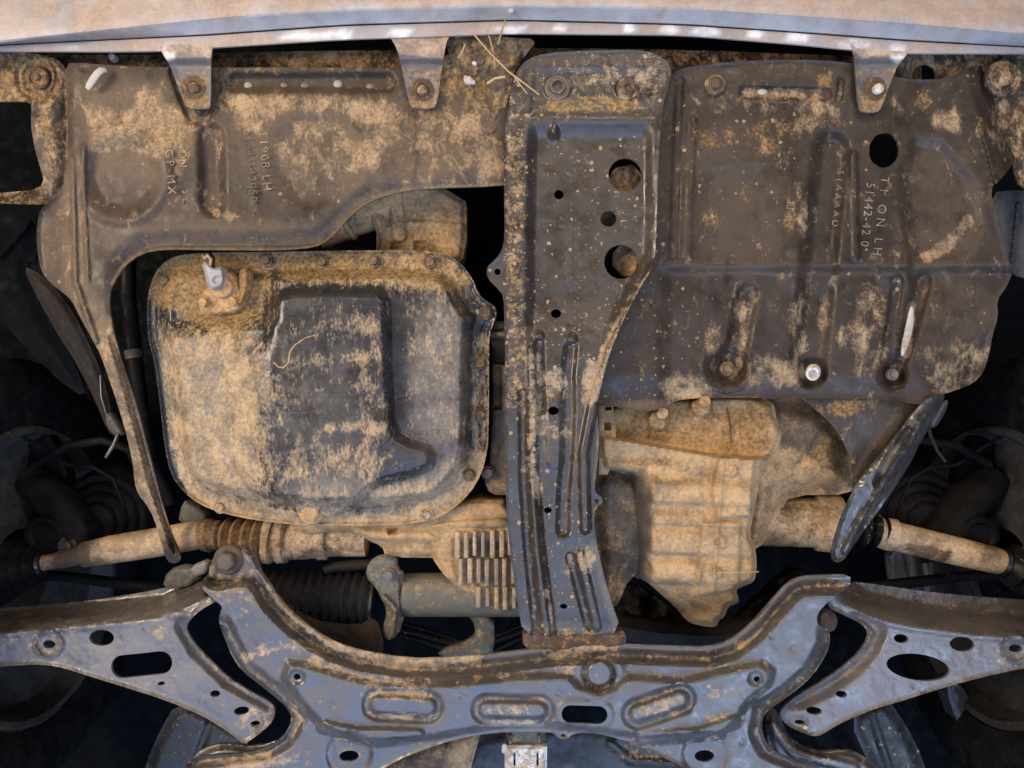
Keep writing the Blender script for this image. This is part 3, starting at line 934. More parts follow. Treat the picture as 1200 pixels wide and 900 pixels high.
    # muddy foam plugs seen through the large holes
    for (cx, cy, rx, seed) in ((734, 217, 24, 1), (714, 261, 13, 2), (740, 304, 22, 3)):
        panel('caked_mud', circ(cx, cy, rx, rx * .95, 22, 0, .15, seed), 40, lambda x, y, d: 2 * ss(0, 10, d) + (fbm(x, y, 8, 4) - .5) * 12 - 10 * ss(cx + 4, cx - 14, x) * (cy > 290), M_CAST, t, gr=(.38, .4, 0, .3), thick=8, res=2.0)
    # rusty rubber-faced mount at the rear end
    panel('end_mount', [(612, 737), (660, 741), (729, 737), (735, 748), (731, 760), (690, 764), (640, 764), (613, 760)], 14, lambda x, y, d: 3 * ss(0, 5, d) + (fbm(x, y, 9, 6) - .5) * 2, M_RUST, t, gr=(.08, .35, 0, 0), thick=14, res=2.2)


beam()

# ================================================================== OIL PAN
PAN = [(172, 372), (173, 345), (180, 322), (192, 307), (208, 299), (240, 296), (330, 295), (430, 293), (505, 294), (524, 298), (540, 308), (553, 325), (561, 345), (570, 353), (580, 358), (583, 368), (578, 380), (573.5, 392), (573, 430), (573, 500), (571, 530), (564, 556), (551, 578), (530, 598), (508, 609), (480, 614), (440, 616.5), (400, 616),
       (350, 615.5), (300, 610), (262, 602), (235, 592), (214, 576), (200, 556), (193, 525), (187, 470), (181, 425), (174, 400)]
CORE = [(318, 362), (326, 348), (345, 343), (400, 341), (444, 343), (451, 352), (453, 430), (456, 490), (463, 512), (480, 521), (499, 526), (505, 534), (503, 546), (480, 555), (440, 565), (424, 580), (416, 598), (400, 604), (345, 601), (322, 585), (312, 540), (308, 480), (310, 420), (316, 390)]


def oil_pan():
    t = thing('oil_pan', 'scraped black oil pan caked with tan mud between undertray and beam', 'oil pan', (375, 455, 60))

    def h(x, y, d):
        v = 30 * ss(19, 36, d + 5 * ss(300, 200, x))
        cs = sd(x, y, CORE)
        soft_l = ss(350, 310, x) * ss(360, 420, y)
        v += 17 * (ss(-9, 7, cs) * (1 - soft_l) + ss(-34, 14, cs) * soft_l)
        lft = ss(300, 225, x)
        v += 4 * ss(330, 290, x) * ss(390, 420, y)
        v += bead(x, y, [(262, 385), (278, 450), (290, 560)], 16, 5)
        v -= 20 * ss(-14, 14, sd(x, y, [(170, 280), (318, 280), (318, 372), (250, 380), (170, 392)])) * ss(16, 34, d)
        v -= 4 * ss(-10, 10, sd(x, y, [(420, 300), (560, 300), (560, 338), (420, 338)]))
        v += 2.5 * ss(4.5, 1, d) - 1.5 * ss(1, .6, np.abs(d - 7) / 5)
        v += bead(x, y, [(345, 603), (365, 596), (388, 604)], 9, 3)
        for (cx, cy) in ((570, 367), (378, 307), (438, 306), (504, 307), (563, 426), (563, 486), (550, 556), (500, 603), (259, 594), (194, 329), (199, 545)):
            v += 1.6 * ss(1.15, .85, ell(x, y, cx, cy, 11, 11))
        v += (fbm(x, y, 26, 33) - .5) * 1.6 + (fbm(x, y, 7, 38) - .5) * .7
        return v
    band = [(205, 575), (260, 598), (340, 611), (440, 613), (505, 605), (552, 572), (566, 530), (567, 400)]
    gr = G((.29, 0, .06, .05), [
        ('o', [(170, 285), (320, 285), (316, 345), (300, 372), (268, 398), (236, 384), (206, 366), (170, 356)], 1.0, 20), ('t', [(170, 285), (320, 285), (310, 360), (255, 380), (170, 370)], -.9, 10), ('o', 268, 395, 26, 26, .6), ('t', 280, 440, 14, 60, .45, -12),
        ('o', [(320, 292), (520, 292), (555, 330), (540, 345), (440, 334), (330, 332)], .75, 9), ('t', 470, 322, 70, 22, .30),
        ('t', [(180, 385), (270, 388), (295, 480), (310, 560), (330, 600), (250, 590), (210, 565), (195, 500)], .42, 16), ('t', [(205, 490), (285, 500), (300, 590), (240, 585), (212, 560)], .30, 14), ('t', 300, 470, 26, 90, .28), ('p', [(185, 390), (280, 400), (300, 590), (215, 570)], .75, 14),
        ('t', 385, 430, 62, 80, -.25), ('t', 390, 520, 60, 60, -.12), ('t', [(330, 545), (415, 540)], .28, 14, 12), ('t', [(385, 501), (448, 500)], .45, 6, 3), ('t', [(426, 420), (430, 500), (438, 550), (420, 580)], .25, 12, 5), ('t', [(340, 424), (440, 415)], .22, 9, 4), ('t', [(376, 387), (432, 380)], .26, 12, 8),
        ('p', 390, 580, 60, 26, .5), ('t', 380, 590, 40, 20, .3), ('t', [(430, 578), (470, 566), (510, 560), (545, 520), (548, 560), (520, 590), (470, 603), (430, 600)], .42, 10), ('p', [(430, 578), (480, 566), (545, 520), (545, 560), (520, 592), (430, 602)], .7, 8),
        ('p', 515, 440, 34, 100, .62), ('p', 385, 500, 60, 80, .12), ('t', 520, 400, 30, 60, .10), ('t', 466, 430, 12, 80, -1), ('p', 466, 430, 12, 80, -1), ('t', 495, 530, 30, 18, -.7), ('t', [(320, 350), (445, 346)], -.6, 8, 8), ('t', 360, 400, 40, 50, -.22),  # mud and film cut on the core's right wall to paint its shade
        ('t', band, 1.0, 8, 7), ('p', band, -.8, 9, 8), ('o', [(566, 400), (568, 520), (552, 570)], .45, 8, 8), ('t', [(566, 380), (568, 520)], -.55, 8, 8), ('t', [(176, 380), (185, 450), (195, 540), (215, 580)], -.8, 4, 4), ('p', [(176, 380), (185, 450), (195, 540), (215, 580)], -.9, 4, 4)])
    panel('pan', PAN, 74, h, M_PAN, t, gr=gr, thick=6, res=2.0)
    bg_ = (.45, .45, 0, 0)
    for i, (px, py) in enumerate(((570, 367), (378, 307), (438, 306), (504, 307), (563, 426), (563, 486), (550, 556), (500, 603), (259, 594), (194, 329), (312, 305))):
        bolt(px, py, 73, t, 6.2, 8.6, 5, M_BOLT, (.25, .5, 0, 0) if py < 400 or px > 540 else (.7, .1, 0, 0), rot=i * 17)
    lathe('drain_plug', 366, 599, 66, [(17, -6), (17, 3), (15, 6), (12, 6.5), (11.6, 7), (11.6, 11), (9, 12.5), (4, 12.5)], M_CAST, t, 30, (.85, .1, .2, 0), hexfrom=(4, 5, 6), rot=8)
    # baked-on curl of dried mud thread
    tube('mud_thread', [(321, 424, 27.5, 1.05), (326, 430, 27.5, 1.05), (332, 431, 27.5, 1.05), (338, 425, 27.5, 1.05), (340, 412, 27.5, 1.05), (346, 404, 27.5, 1.05), (358, 396, 27.5, 1.05), (372, 392, 27.5, 1.05)], M_CAST, t, 8, (1, 0, .2, 0))

    s = thing('oil_level_sensor', 'ochre-dusted sensor with pale plug and two bolts on the oil pan corner', 'sensor', (255, 345, 60))
    panel('base_plate', [(234, 362), (232, 350), (240, 338), (250, 322), (262, 316), (274, 318), (282, 335), (285, 352), (282, 366), (258, 370), (238, 369)], 60, lambda x, y, d: 8 * ss(0, 4, d) + 8 * ss(1.1, .8, ell(x, y, 259, 336, 15, 14)), M_CAST, s, gr=(.55, .9, 0, 0), thick=8, res=1.8)
    panel('bracket', [(280, 318), (287, 312), (294, 318), (293, 340), (284, 362), (276, 360), (280, 338)], 54, lambda x, y, d: 8 * ss(0, 5, d), M_CAST, s, gr=(.2, .95, 0, 0), thick=12, res=1.8)
    for (px, py) in ((240, 353), (274, 352)):
        bolt(px, py, 52, s, 6, 7, 6, M_CAST, (.55, .7, .15, 0), rot=px, tilt=(0, .3))
    panel('connector', [(236, 308), (244, 306), (250, 313), (262, 312), (264, 322), (263, 336), (252, 341), (244, 338), (240, 322)], 44, lambda x, y, d: 10 * ss(0, 4, d) - 3 * ss(1.1, .7, ell(x, y, 255, 328, 6, 5)), M_CONN, s, gr=(.25, .1, .3, 0), thick=14, res=1.6)
    tube('wire', [(246, 312, 40, 1.6), (247, 304, 36, 1.6), (243, 299, 36, 1.6), (240, 303, 40, 1.6), (238, 298, 55, 1.6)], M_STRAW, s, 8, (.4, .2, 0, 0))
    tube('wire', [(250, 314, 40, 1.5), (251, 303, 38, 1.5), (246, 297, 45, 1.5), (244, 292, 60, 1.5)], M_RUB, s, 8)


oil_pan()

# ================================================================== ENGINE CASTINGS AROUND THE PAN
def engine():
    t = thing('engine_block', 'ochre-dusted casting seen above the oil pan under the tray edge', 'engine', (480, 260, 110))
    panel('front_casting', [(405, 215), (546, 215), (547, 300), (530, 312), (440, 312), (442, 262), (420, 250)], 116,
          lambda x, y, d: 8 * ss(0, 8, d) + bead(x, y, [(462, 220), (468, 275)], 10, 7, .6) + bead(x, y, [(480, 262), (540, 266)], 6, 4) + 8 * ss(455, 440, x) * ss(240, 260, y) - 10 * ss(-2, 2, sd(x, y, [(458, 284), (470, 284), (470, 292), (458, 292)])) - 10 * ss(-2, 2, sd(x, y, [(486, 283), (499, 283), (499, 291), (486, 291)])) + (fbm(x, y, 14, 3) - .5) * 5,
          M_CAST, t, gr=G((.62, .62, 0, .1), [('t', 480, 225, 60, 12, .4)]), thick=40, res=2.2)
    tube('hose', [(372, 276, 128, 17), (385, 270, 128, 18), (402, 262, 128, 20), (404, 261, 128, 23), (408, 259, 128, 23), (410, 258, 128, 20), (430, 248, 128, 24), (445, 240, 128, 26), (462, 232, 128, 27)], M_CAST, t, 28, (.75, .4, 0, 0))
    panel('side_casting', [(572, 376), (604, 376), (604, 560), (600, 580), (574, 580), (566, 560), (576, 540), (578, 420)], 96, lambda x, y, d: 4 * ss(0, 4, d) + bead(x, y, [(574, 391), (604, 391)], 6, 10) - 24 * ss(-3, 3, sd(x, y, [(560, 398), (610, 398), (610, 426), (560, 426)])) - 14 * ss(-3, 3, sd(x, y, [(560, 430), (587, 430), (587, 478), (560, 478)])), M_CAST, t, gr=(.35, .12, .05, 0), thick=40, res=2.2)
    bolt(572, 554, 88, t, 7, 9, 7, M_BOLT, (.1, .25, 0, 0), rot=14)
    panel('rear_casting', [(340, 604), (420, 612), (520, 596), (548, 584), (604, 588), (604, 660), (540, 662), (528, 654), (452, 653), (448, 640), (430, 633), (418, 622), (340, 626)], 104,
          lambda x, y, d: 8 * ss(0, 6, d) + 8 * ss(640, 628, y) + bead(x, y, [(420, 626), (500, 629), (520, 640)], 8, 5) - 12 * ss(-2, 2, sd(x, y, [(455, 619), (466, 619), (466, 626), (455, 626)])) + (fbm(x, y, 18, 9) - .5) * 4, M_CAST, t, gr=(.86, .15, .05, 0), thick=50, res=2.2)

    f = thing('finned_housing', 'tan alloy housing with rows of vertical cooling fins beside the beam', 'housing', (565, 665, 90))
    panel('body', [(498, 612), (530, 606), (612, 602), (618, 640), (620, 700), (604, 716), (560, 717), (556, 700), (536, 688), (520, 674), (504, 650), (497, 630)], 98,
          lambda x, y, d: 10 * ss(0, 7, d) + 6 * ss(622, 612, y) - 5 * ss(-3, 3, sd(x, y, [(530, 620), (625, 620), (625, 715), (560, 715), (560, 690), (536, 690), (530, 655)])) + (fbm(x, y, 20, 6) - .5) * 3, M_CAST, f, gr=G((.85, .1, .05, 0), [('t', 580, 665, 55, 55, -.45)]), thick=50, res=2.2)
    rf = random.Random(5)
    for (n, x0_, ya, yb, zn) in ((7, 533, 623, 653, 80), (7, 537, 656, 686, 82), (5, 558, 689, 713, 85)):
        for k in range(n):
            x = x0_ + k * 10.4 + rf.uniform(-.7, .7)
            bx('fin', x, ya + rf.uniform(-1.5, 1), x + 5 + rf.uniform(-.6, .9), yb + rf.uniform(-2, 1.5) + (3 if n == 5 and k == 3 else 0), zn + rf.uniform(-2.5, 2.5), 104, M_FIN, f, (rf.uniform(.35, .8), rf.uniform(0, .3), .15, 0), bev=1.6)



engine()

# ================================================================== GEARBOX
def gearbox():
    t = thing('gearbox', 'large mud-caked tan gearbox casting behind the right undertray', 'gearbox', (820, 590, 60))
    OUT = [(700, 482), (714, 474), (780, 466), (860, 462), (905, 466), (912, 500), (918, 510), (906, 534), (893, 545), (889, 570), (884, 600), (878, 625), (886, 644), (887, 668), (884, 682), (872, 687), (862, 691), (866, 702), (865, 707), (853, 711), (850, 722), (842, 727), (840, 735), (824, 734), (808, 730), (800, 722), (790, 710),
           (772, 694), (756, 680), (742, 676), (733, 668), (727, 640), (732, 600), (742, 560), (722, 552), (704, 548)]

    def h(x, y, d):
        v = 10 * ss(0, 7, d)
        edge = np.interp(x, [700, 712, 760, 842, 900], [510, 512, 520, 534, 536])
        v += 26 * ss(-2, 3, y - edge) * ss(545, 680, 720 - (y - edge))
        v += 3 * ss(4, 0, np.abs(y - edge - 2))
        # bosses on the shelf
        for (cx, cy) in ((772, 492), (822, 476)):
            v += 16 * ss(1.1, .8, ell(x, y, cx, cy, 13, 13))
        # cross ridges of the main case
        # stepped cross ribs, each with a sharp rear edge
        q = y - (x - 800) * .035
        rg = 0
        for (y0_, y1_, a) in ((566, 591, 9), (603, 617, 8), (624, 650, 10), (660, 684, 9)):
            rg = rg + a * ss(y0_ - 8, y0_ + 5, q) * ss(y1_ + 3, y1_ - 4, q)
        v += rg * ss(757, 768, x) * (1 - .4 * ss(818, 826, x))
        for (bx0, by0) in ((858, 552), (858, 596), (845, 636), (840, 672)):
            v += 4 * ss(8, 6, np.hypot(x - bx0, y - by0))
        v += 3 * ss(3.2, .6, np.abs(x - (848 - (y - 534) * .075))) * ss(536, 545, y) * ss(700, 690, y)
        # right hand rib block
        v += 12 * ss(-3, 3, sd(x, y, [(842, 534), (885, 538), (882, 566), (880, 605), (838, 608), (834, 575)]))
        v += 8 * ss(-3, 3, sd(x, y, [(822, 612), (868, 612), (866, 690), (812, 700), (820, 650)]))
        v -= 30 * ss(765, 735, x) * ss(548, 560, y)
        # lower taper
        v -= 45 * ss(672, 738, y + (x - 800) * -.05)
        v += (fbm(x, y, 60, 41) - .5) * 4 + (fbm(x, y, 5, 44) - .5) * 1.3
        return v
    gr = G((.88, .12, .10, .05), [
        ('o', [(700, 470), (905, 462), (905, 528), (842, 530), (700, 508)], .95, 5), ('t', [(700, 470), (905, 462), (905, 528), (842, 530), (700, 508)], -.55, 5), ('p', [(712, 513), (842, 533)], .7, 4, 3), ('t', 740, 530, 34, 12, -.35), ('p', 740, 528, 40, 12, .6), ('o', 760, 542, 50, 7, .8), ('t', 760, 541, 50, 6, -.5),  # pale line on the shelf edge paints a lit ridge
        ('t', 800, 560, 40, 14, -.35), ('p', 800, 575, 40, 10, .4), ('t', [(700, 550), (754, 550), (764, 600), (756, 675), (728, 672), (725, 600)], -.95, 12), ('p', 820, 660, 60, 40, .35), ('p', 862, 580, 26, 60, .45), ('o', 830, 722, 40, 14, .8), ('t', 800, 710, 40, 12, -.4), ('o', 872, 640, 12, 30, .5)])
    panel('case', OUT, 74, h, M_CAST, t, gr=gr, thick=60, res=2.0)
    panel('dark_housing', [(690, 540), (745, 548), (764, 570), (766, 620), (758, 664), (736, 680), (728, 700), (722, 712), (700, 712), (690, 640)], 84, lambda x, y, d: 20 * ss(0, 26, d) + (fbm(x, y, 8, 3) - .5) * 4, M_CAST, t, gr=G((.20, .14, .0, .20), [('t', 728, 690, 30, 14, .3), ('o', 728, 690, 30, 20, .4)]), thick=40, res=2.2)
    BELL = [(872, 462), (950, 464), (976, 478), (990, 502), (999, 530), (1003, 560), (1000, 580), (926, 580), (915, 600), (903, 622), (890, 644), (872, 640), (866, 560)]
    panel('bell_housing', BELL, 112, lambda x, y, d: 26 * ss(0, 30, d) + 16 * ss(0, 60, 940 - x) + bead(x, y, [(975, 500), (940, 545), (890, 640)], 10, -5) + (fbm(x, y, 9, 7) - .5) * 3, M_CAST, t, gr=G((.52, .45, .05, .1), [('t', [(900, 470), (985, 490), (1000, 560), (960, 545), (925, 520)], -.75, 14), ('t', 900, 590, 40, 60, .6), ('t', 965, 565, 40, 14, .35)]), thick=50, res=2.2)
    bolt(774, 487, 50, t, 8, 9, 13, M_CAST, (.8, .4, .3, 0), rot=10, tilt=(0, -.25))
    bolt(823, 473, 50, t, 8, 9, 13, M_CAST, (.55, .8, .1, 0), rot=25, tilt=(0, -.25))
    panel('slotted_bracket', [(702, 474), (718, 474), (722, 500), (722, 536), (712, 556), (702, 556)], 50, lambda x, y, d: 2 * ss(0, 3, d), M_CAST, t, holes=[[(709, 477), (717, 477), (717, 481), (709, 481)], [(708, 495), (716.5, 495), (716.5, 504.5), (708, 504.5)], [(706.5, 518), (715.5, 518), (715.5, 535), (706.5, 535)]], gr=(.62, .3, .3, 0), thick=2, res=1.8, sm=0)
    # crack-like wires and stray grass stuck to the mud
    tube('casting_seam', [(852, 478, 63, .6), (856, 500, 63, .8), (857, 520, 60, .8)], M_RUST, t, 6)


gearbox()

# ================================================================== DRIVE SHAFTS
def shafts():
    t = thing('drive_shaft', 'tan muddy drive shaft with ribbed brown boot below the oil pan', 'drive shaft', (190, 640, 130))
    tube('shaft', [(40, 662, 134, 9), (66, 657, 134, 9), (70, 656, 134, 10.5), (96, 650, 132, 11.5), (98, 650, 132, 14.5), (130, 644, 131, 16.5), (175, 637, 130, 17), (230, 627, 130, 17), (248, 624, 130, 15)], M_SHAFT, t, 28, G((.82, .2, .1, 0), [('t', 80, 655, 22, 26, -.95)]))
    rb = [(236, 628, 128, 17), (246, 627, 128, 20), (252, 627, 128, 17)]
    tube('boot', rb + ribbed((254, 627, 128), (318, 631, 126), 17, 25, 5, 7) + [(322, 631, 126, 26), (338, 632, 126, 27)], M_SHAFT, t, 32, (.12, .55, 0, 0))
    tube('joint', [(312, 631, 126, 24), (314, 631, 126, 29), (321, 632, 126, 29), (322, 632, 126, 25), (326, 632, 126, 25), (327, 632, 126, 28), (336, 632, 126, 28), (338, 632, 126, 24), (372, 632, 126, 22), (374, 632, 126, 24), (384, 632, 126, 24), (386, 632, 126, 20), (430, 632, 126, 20)], M_SHAFT, t, 32, (.55, .35, 0, 0))
    tube('outer_boot', ribbed((52, 660, 134), (-20, 672, 134), 14, 44, 6, 9), M_BOOT, t, 32, (0, 0, 0, 0))

    t = thing('drive_shaft', 'orange-tan drive shaft crossing the dark wheel arch on the right', 'drive shaft', (1080, 640, 130))
    tube('shaft', [(1024, 622, 130, 17), (1040, 626, 130, 19), (1046, 627, 130, 19), (1048, 628, 130, 17), (1080, 636, 131, 17), (1130, 648, 132, 16.5), (1168, 657, 133, 15.5), (1180, 660, 133, 12)], M_SHAFT, t, 28, G((.80, .4, 0, 0), [('t', 1083, 648, 16, 9, -.95), ('t', 1170, 655, 9, 22, -.8)]))
    tube('joint', [(880, 610, 140, 26), (890, 610, 138, 29), (955, 612, 134, 29), (957, 612, 134, 33), (974, 613, 133, 34), (982, 614, 132, 33), (984, 614, 132, 24)], M_SHAFT, t, 36, G((.55, .65, 0, 0), [('t', 915, 592, 30, 9, -1), ('o', 915, 592, 30, 9, -.9)]))
    tube('boot', ribbed((984, 614, 132), (1036, 624, 130), 26, 18, 4, 8), M_RUB, t, 32, (.1, .25, 0, 0))
    tube('outer_boot', ribbed((1172, 658, 133), (1260, 684, 134), 15, 50, 6, 9), M_BOOT, t, 32, (.02, .1, 0, 0))


shafts()

# ================================================================== STEERING RACK
def rack():
    t = thing('steering_rack', 'grey-green steering rack tube with black ribbed bellows behind the crossmember', 'steering rack', (460, 695, 120))
    tube('housing', [(470, 697, 122, 18), (474, 697, 122, 24), (482, 697, 122, 25), (560, 697, 122, 25), (620, 697, 122, 25)], M_GREY, t, 32, G((.22, .12, .12, 0), [('t', 530, 685, 60, 10, .4), ('t', 610, 690, 40, 30, .5)]))
    tube('bellows', ribbed((300, 694, 120), (440, 703, 122), 24, 33, 13, 7), M_BOOT, t, 36, (0, 0, .03, 0))
    tube('hydraulic_pipe', [(380, 668, 112, 5), (395, 664, 112, 6), (420, 662, 112, 6), (455, 661, 112, 6)], M_RUB, t, 12, (0, 0, .2, 0))
    panel('clamp_bracket', [(432, 658), (446, 650), (464, 652), (466, 668), (474, 672), (472, 690), (478, 702), (474, 722), (466, 746), (452, 752), (448, 736), (454, 716), (446, 700), (440, 688), (428, 676)], 98,
          lambda x, y, d: 4 * ss(0, 4, d) + bead(x, y, [(450, 700), (464, 715), (458, 748)], 5, 8) + bead(x, y, [(470, 676), (472, 720)], 4, -8) + (fbm(x, y, 10, 3) - .5) * 8, M_GREY, t, gr=(.22, .3, .1, 0), thick=8, res=2.0)
    bolt(456, 673, 90, t, 6, 8, 5, M_GREY, (.1, .1, .2, 0))
    panel('mount_bracket', [(545, 716), (578, 718), (580, 760), (570, 772), (525, 774), (510, 764), (554, 750), (558, 734)], 126, lambda x, y, d: 4 * ss(0, 5, d) + (fbm(x, y, 14, 3) - .5) * 6, M_GREY, t, gr=(.25, .25, 0, 0), thick=10, res=2.4)
    panel('splash_shield', [(300, 690), (322, 690), (360, 726), (420, 734), (440, 720), (452, 760), (440, 775), (370, 765), (320, 720)], 90, lambda x, y, d: 6 * ss(0, 12, d) + (fbm(x, y, 15, 2) - .5) * 4, M_RUB, t, gr=(.0, .0, .35, 0), thick=4, res=2.6)


rack()

# ================================================================== SUBFRAME AND CONTROL ARMS
TOPL = [(255, 668), (285, 663), (304, 667), (315, 681), (325, 699), (345, 720), (370, 740), (396, 754), (425, 763), (480, 772), (540, 770), (600, 763), (650, 757), (720, 754), (790, 757), (830, 758), (855, 751), (880, 731), (905, 702), (922, 683), (938, 675)]
SUB = [(236, 690), (238, 676)] + TOPL + [(966, 673.5), (997, 673), (996, 688), (980, 698), (966, 709), (957, 721), (958, 733), (972, 738), (973, 755), (966, 772), (953, 791), (936, 807), (917, 821), (900, 832), (893, 843), (893, 858), (901, 876), (922, 888), (960, 900), (985, 912), (830, 912), (797, 897), (770, 884), (740, 870.5), (712, 862), (687, 858.5), (671, 860), (665, 866),
       (655, 866), (649, 859), (640, 858), (593, 857.5), (560, 861), (528, 868), (497, 878), (468, 890), (440, 906), (430, 912), (210, 912), (224, 887), (260, 884), (285, 883), (310, 877), (332, 864), (343, 843), (336, 829), (325, 819), (304, 802), (284, 787), (272, 770), (266, 755), (258, 735), (256, 722), (262, 712), (250, 702)]


def subframe():
    t = thing('crossmember', 'blue-black pressed steel crossmember with four oval dents along the bottom edge', 'crossmember', (610, 800, 0))
    TS = TOPL + [(966, 673.5), (997, 673)]
    RSd = [(973, 738), (973, 755), (953, 791), (917, 821), (897, 834), (893, 858), (901, 876), (960, 900)]
    LSd = [(258, 735), (266, 755), (284, 787), (325, 819), (343, 843), (332, 864), (310, 877), (224, 887)]
    CN = [(338, 776), (360, 779), (400, 791), (450, 803), (533, 800), (600, 793), (667, 791), (681, 806), (702, 812), (722, 806), (736, 793), (800, 797), (850, 785), (890, 777), (905, 786), (903, 800), (880, 820), (862, 846), (846, 864), (800, 862), (740, 862), (640, 850), (593, 850), (497, 866), (440, 872), (400, 864), (372, 846), (348, 818), (332, 792)]

    def h(x, y, d):
        dt = pline(x, y, TS)
        v = 26 * ss(13, 25, dt)
        v += 4 * ss(8, 1, np.abs(dt - 4))
        horn = ss(735, 700, y)
        v -= 10 * horn * ss(26, 12, dt)
        dr = pline(x, y, RSd)
        dl = pline(x, y, LSd)
        for q in (dr, dl):
            v -= 15 * ss(17, 6, q)
            v += 8 * ss(4, 0, q)
        v += 13 * ss(-6, 7, sd(x, y, CN))
        for (cx, cy, L, r_, ro) in ((472, 827, 43, 15, 3), (601, 832, 44, 13.5, 1), (772, 828, 40, 14, -19)):
            s_ = sd(x, y, slot(cx, cy, L, r_, ro))
            v += -6.5 * ss(7, 1, np.abs(s_)) + 3.0 * ss(2, 9, s_)
        s_ = sd(x, y, slot(685, 837, 29, 12.5, 2))
        v += 3 * ss(9, 1, np.abs(s_))
        e = np.hypot(x - 702, y - 789)
        v += -5 * ss(4, 0, np.abs(e - 18)) + 3 * ss(36, 24, e) * (e > 18) + 2 * ss(15, 12, e)
        v += bead(x, y, [(380, 852), (420, 860), (490, 861)], 10, 8) + bead(x, y, [(752, 866), (820, 860), (862, 845)], 10, 8)
        v -= 4 * ss(30, 22, np.hypot(x - 409, y - 884)) + 4 * ss(30, 22, np.hypot(x - 826, y - 884))
        v -= 5 * ss(11, 5, np.hypot(x - 348, y - 793)) + 5 * ss(11, 5, np.hypot(x - 886, y - 795))
        v += bead(x, y, [(300, 668), (330, 712), (400, 768)], 6, 3)
        for (wx, wy) in ((540, 815), (655, 812), (420, 780), (560, 782), (640, 776), (760, 774), (820, 776), (340, 745), (905, 745), (930, 760), (360, 880), (870, 870), (870, 830), (390, 826)):
            v -= 1.6 * ss(5.5, 1.5, np.hypot(x - wx, y - wy))
        v += 2.0 * ss(4, 0, d) * ss(850, 860, y)
        v += (fbm(x, y, 40, 51) - .5) * 4 + (fbm(x, y, 9, 55) - .5) * 1.3
        return v
    lip = [(318, 690), (345, 722), (396, 757), (425, 766), (480, 775), (560, 771)]
    gr = G((.11, .02, .25, .05), [
        ('t', lip, .62, 7, 5), ('t', [(290, 770), (320, 757), (350, 755), (375, 770)], .42, 5, 5), ('t', [(370, 775), (430, 798), (500, 800)], .35, 8, 5), ('t', [(640, 764), (720, 757)], .6, 5, 4), ('o', 275, 690, 46, 30, .42), ('t', 275, 715, 20, 20, .2), ('p', [(265, 750), (285, 787), (330, 822), (342, 845)], .7, 8, 5),
        ('t', 472, 815, 40, 8, .45), ('t', 601, 832, 38, 8, .4), ('t', 601, 846, 38, 4, .5), ('t', 772, 828, 34, 8, .62, -19), ('t', 472, 838, 38, 4, .4), ('t', 585, 790, 14, 8, .35), ('t', 668, 782, 26, 10, .35), ('t', 850, 812, 30, 8, .35), ('t', 345, 845, 14, 30, .35), ('t', 300, 893, 60, 12, .5), ('s', 700, 800, 200, 30, .08),
        ('o', CN[:17], .22, 6, 4), ('t', CN[:17], .12, 5, 3), ('o', 409, 886, 17, 12, .45), ('o', 825, 886, 17, 12, .45), ('o', 685, 837, 33, 17, .3), ('o', [(330, 715), (400, 772), (480, 790), (560, 788), (650, 775), (840, 778), (880, 750), (930, 700)], .22, 7, 5), ('o', LSd, .2, 6, 4), ('o', RSd, .18, 6, 4), ('o', 965, 688, 34, 12, .35), ('p', 900, 740, 70, 70, .12), ('p', 700, 845, 120, 20, .15), ('t', 840, 840, 26, 7, .3), ('t', 870, 755, 12, 8, .4)])
    panel('pressing', SUB, 16, h, M_SUB, t, cake=.10, holes=[slot(685, 837.5, 27, 10.5, 2), circ(409, 886, 11.5, 6.5, 22, -4), circ(825.5, 886, 11.5, 7, 22), circ(348, 793, 4.2, 3.8, 14), circ(887, 796, 4, 3.5, 14), circ(660, 865.0 - 3, 3, 2, 10)], gr=gr, thick=3, res=2.2, sm=1)
    panel('mount_ear', [(243, 684), (246, 660), (254, 648), (268, 640), (284, 641), (297, 650), (305, 668), (306, 684)], 24, lambda x, y, d: 5 * ss(0, 5, d) + (fbm(x, y, 8, 3) - .5) * 3, M_SUB, t, gr=(.3, .4, .1, 0), thick=8, res=2.2)
    lathe('bolt', 268, 656, 19, [(18, -3), (18, 1), (16, 3), (12.5, 3), (12, 4), (12, 12), (9.5, 14), (4, 14.4)], M_BOLT, t, 36, (.05, .05, .05, 0), hexfrom=(3, 4, 5, 6), rot=15)
    panel('rear_bracket', [(896, 838), (906, 828), (914, 838), (922, 860), (940, 874), (965, 882), (990, 878), (1010, 884), (1044, 912), (930, 912), (902, 884)], 34, lambda x, y, d: 8 * ss(0, 9, d) + bead(x, y, [(905, 850), (930, 882), (1000, 900)], 9, 6), M_SUB, t, gr=(.25, .25, .1, 0), thick=4, res=2.4)
    panel('rear_bracket', [(216, 912), (222, 892), (236, 878), (262, 870), (300, 876), (335, 864), (346, 848), (352, 868), (338, 892), (310, 912)], 34, lambda x, y, d: 8 * ss(0, 10, d), M_SUB, t, gr=(.15, .1, .1, 0), thick=4, res=2.4)
    panel('torn_bush', [(958, 716), (970, 712), (982, 722), (980, 738), (968, 742), (956, 734)], 30, lambda x, y, d: 5 * ss(0, 6, d) + (fbm(x, y, 6, 2) - .5) * 5, M_RUST, t, gr=(.05, .1, 0, 0), thick=10, res=2)
    panel('bush_housing', [(256, 716), (268, 710), (280, 714), (286, 728), (284, 742), (272, 752), (262, 740)], 10, lambda x, y, d: 6 * ss(0, 6, d) + (fbm(x, y, 7, 2) - .5) * 4, M_SUB, t, gr=(.2, .2, .5, 0), thick=10, res=2)
    lathe('plug', 702, 789, -15, [(13, -2), (13, .6), (12, 1.4), (4, 1.6)], M_SUB, t, 28, (.1, .1, .25, 0))


subframe()


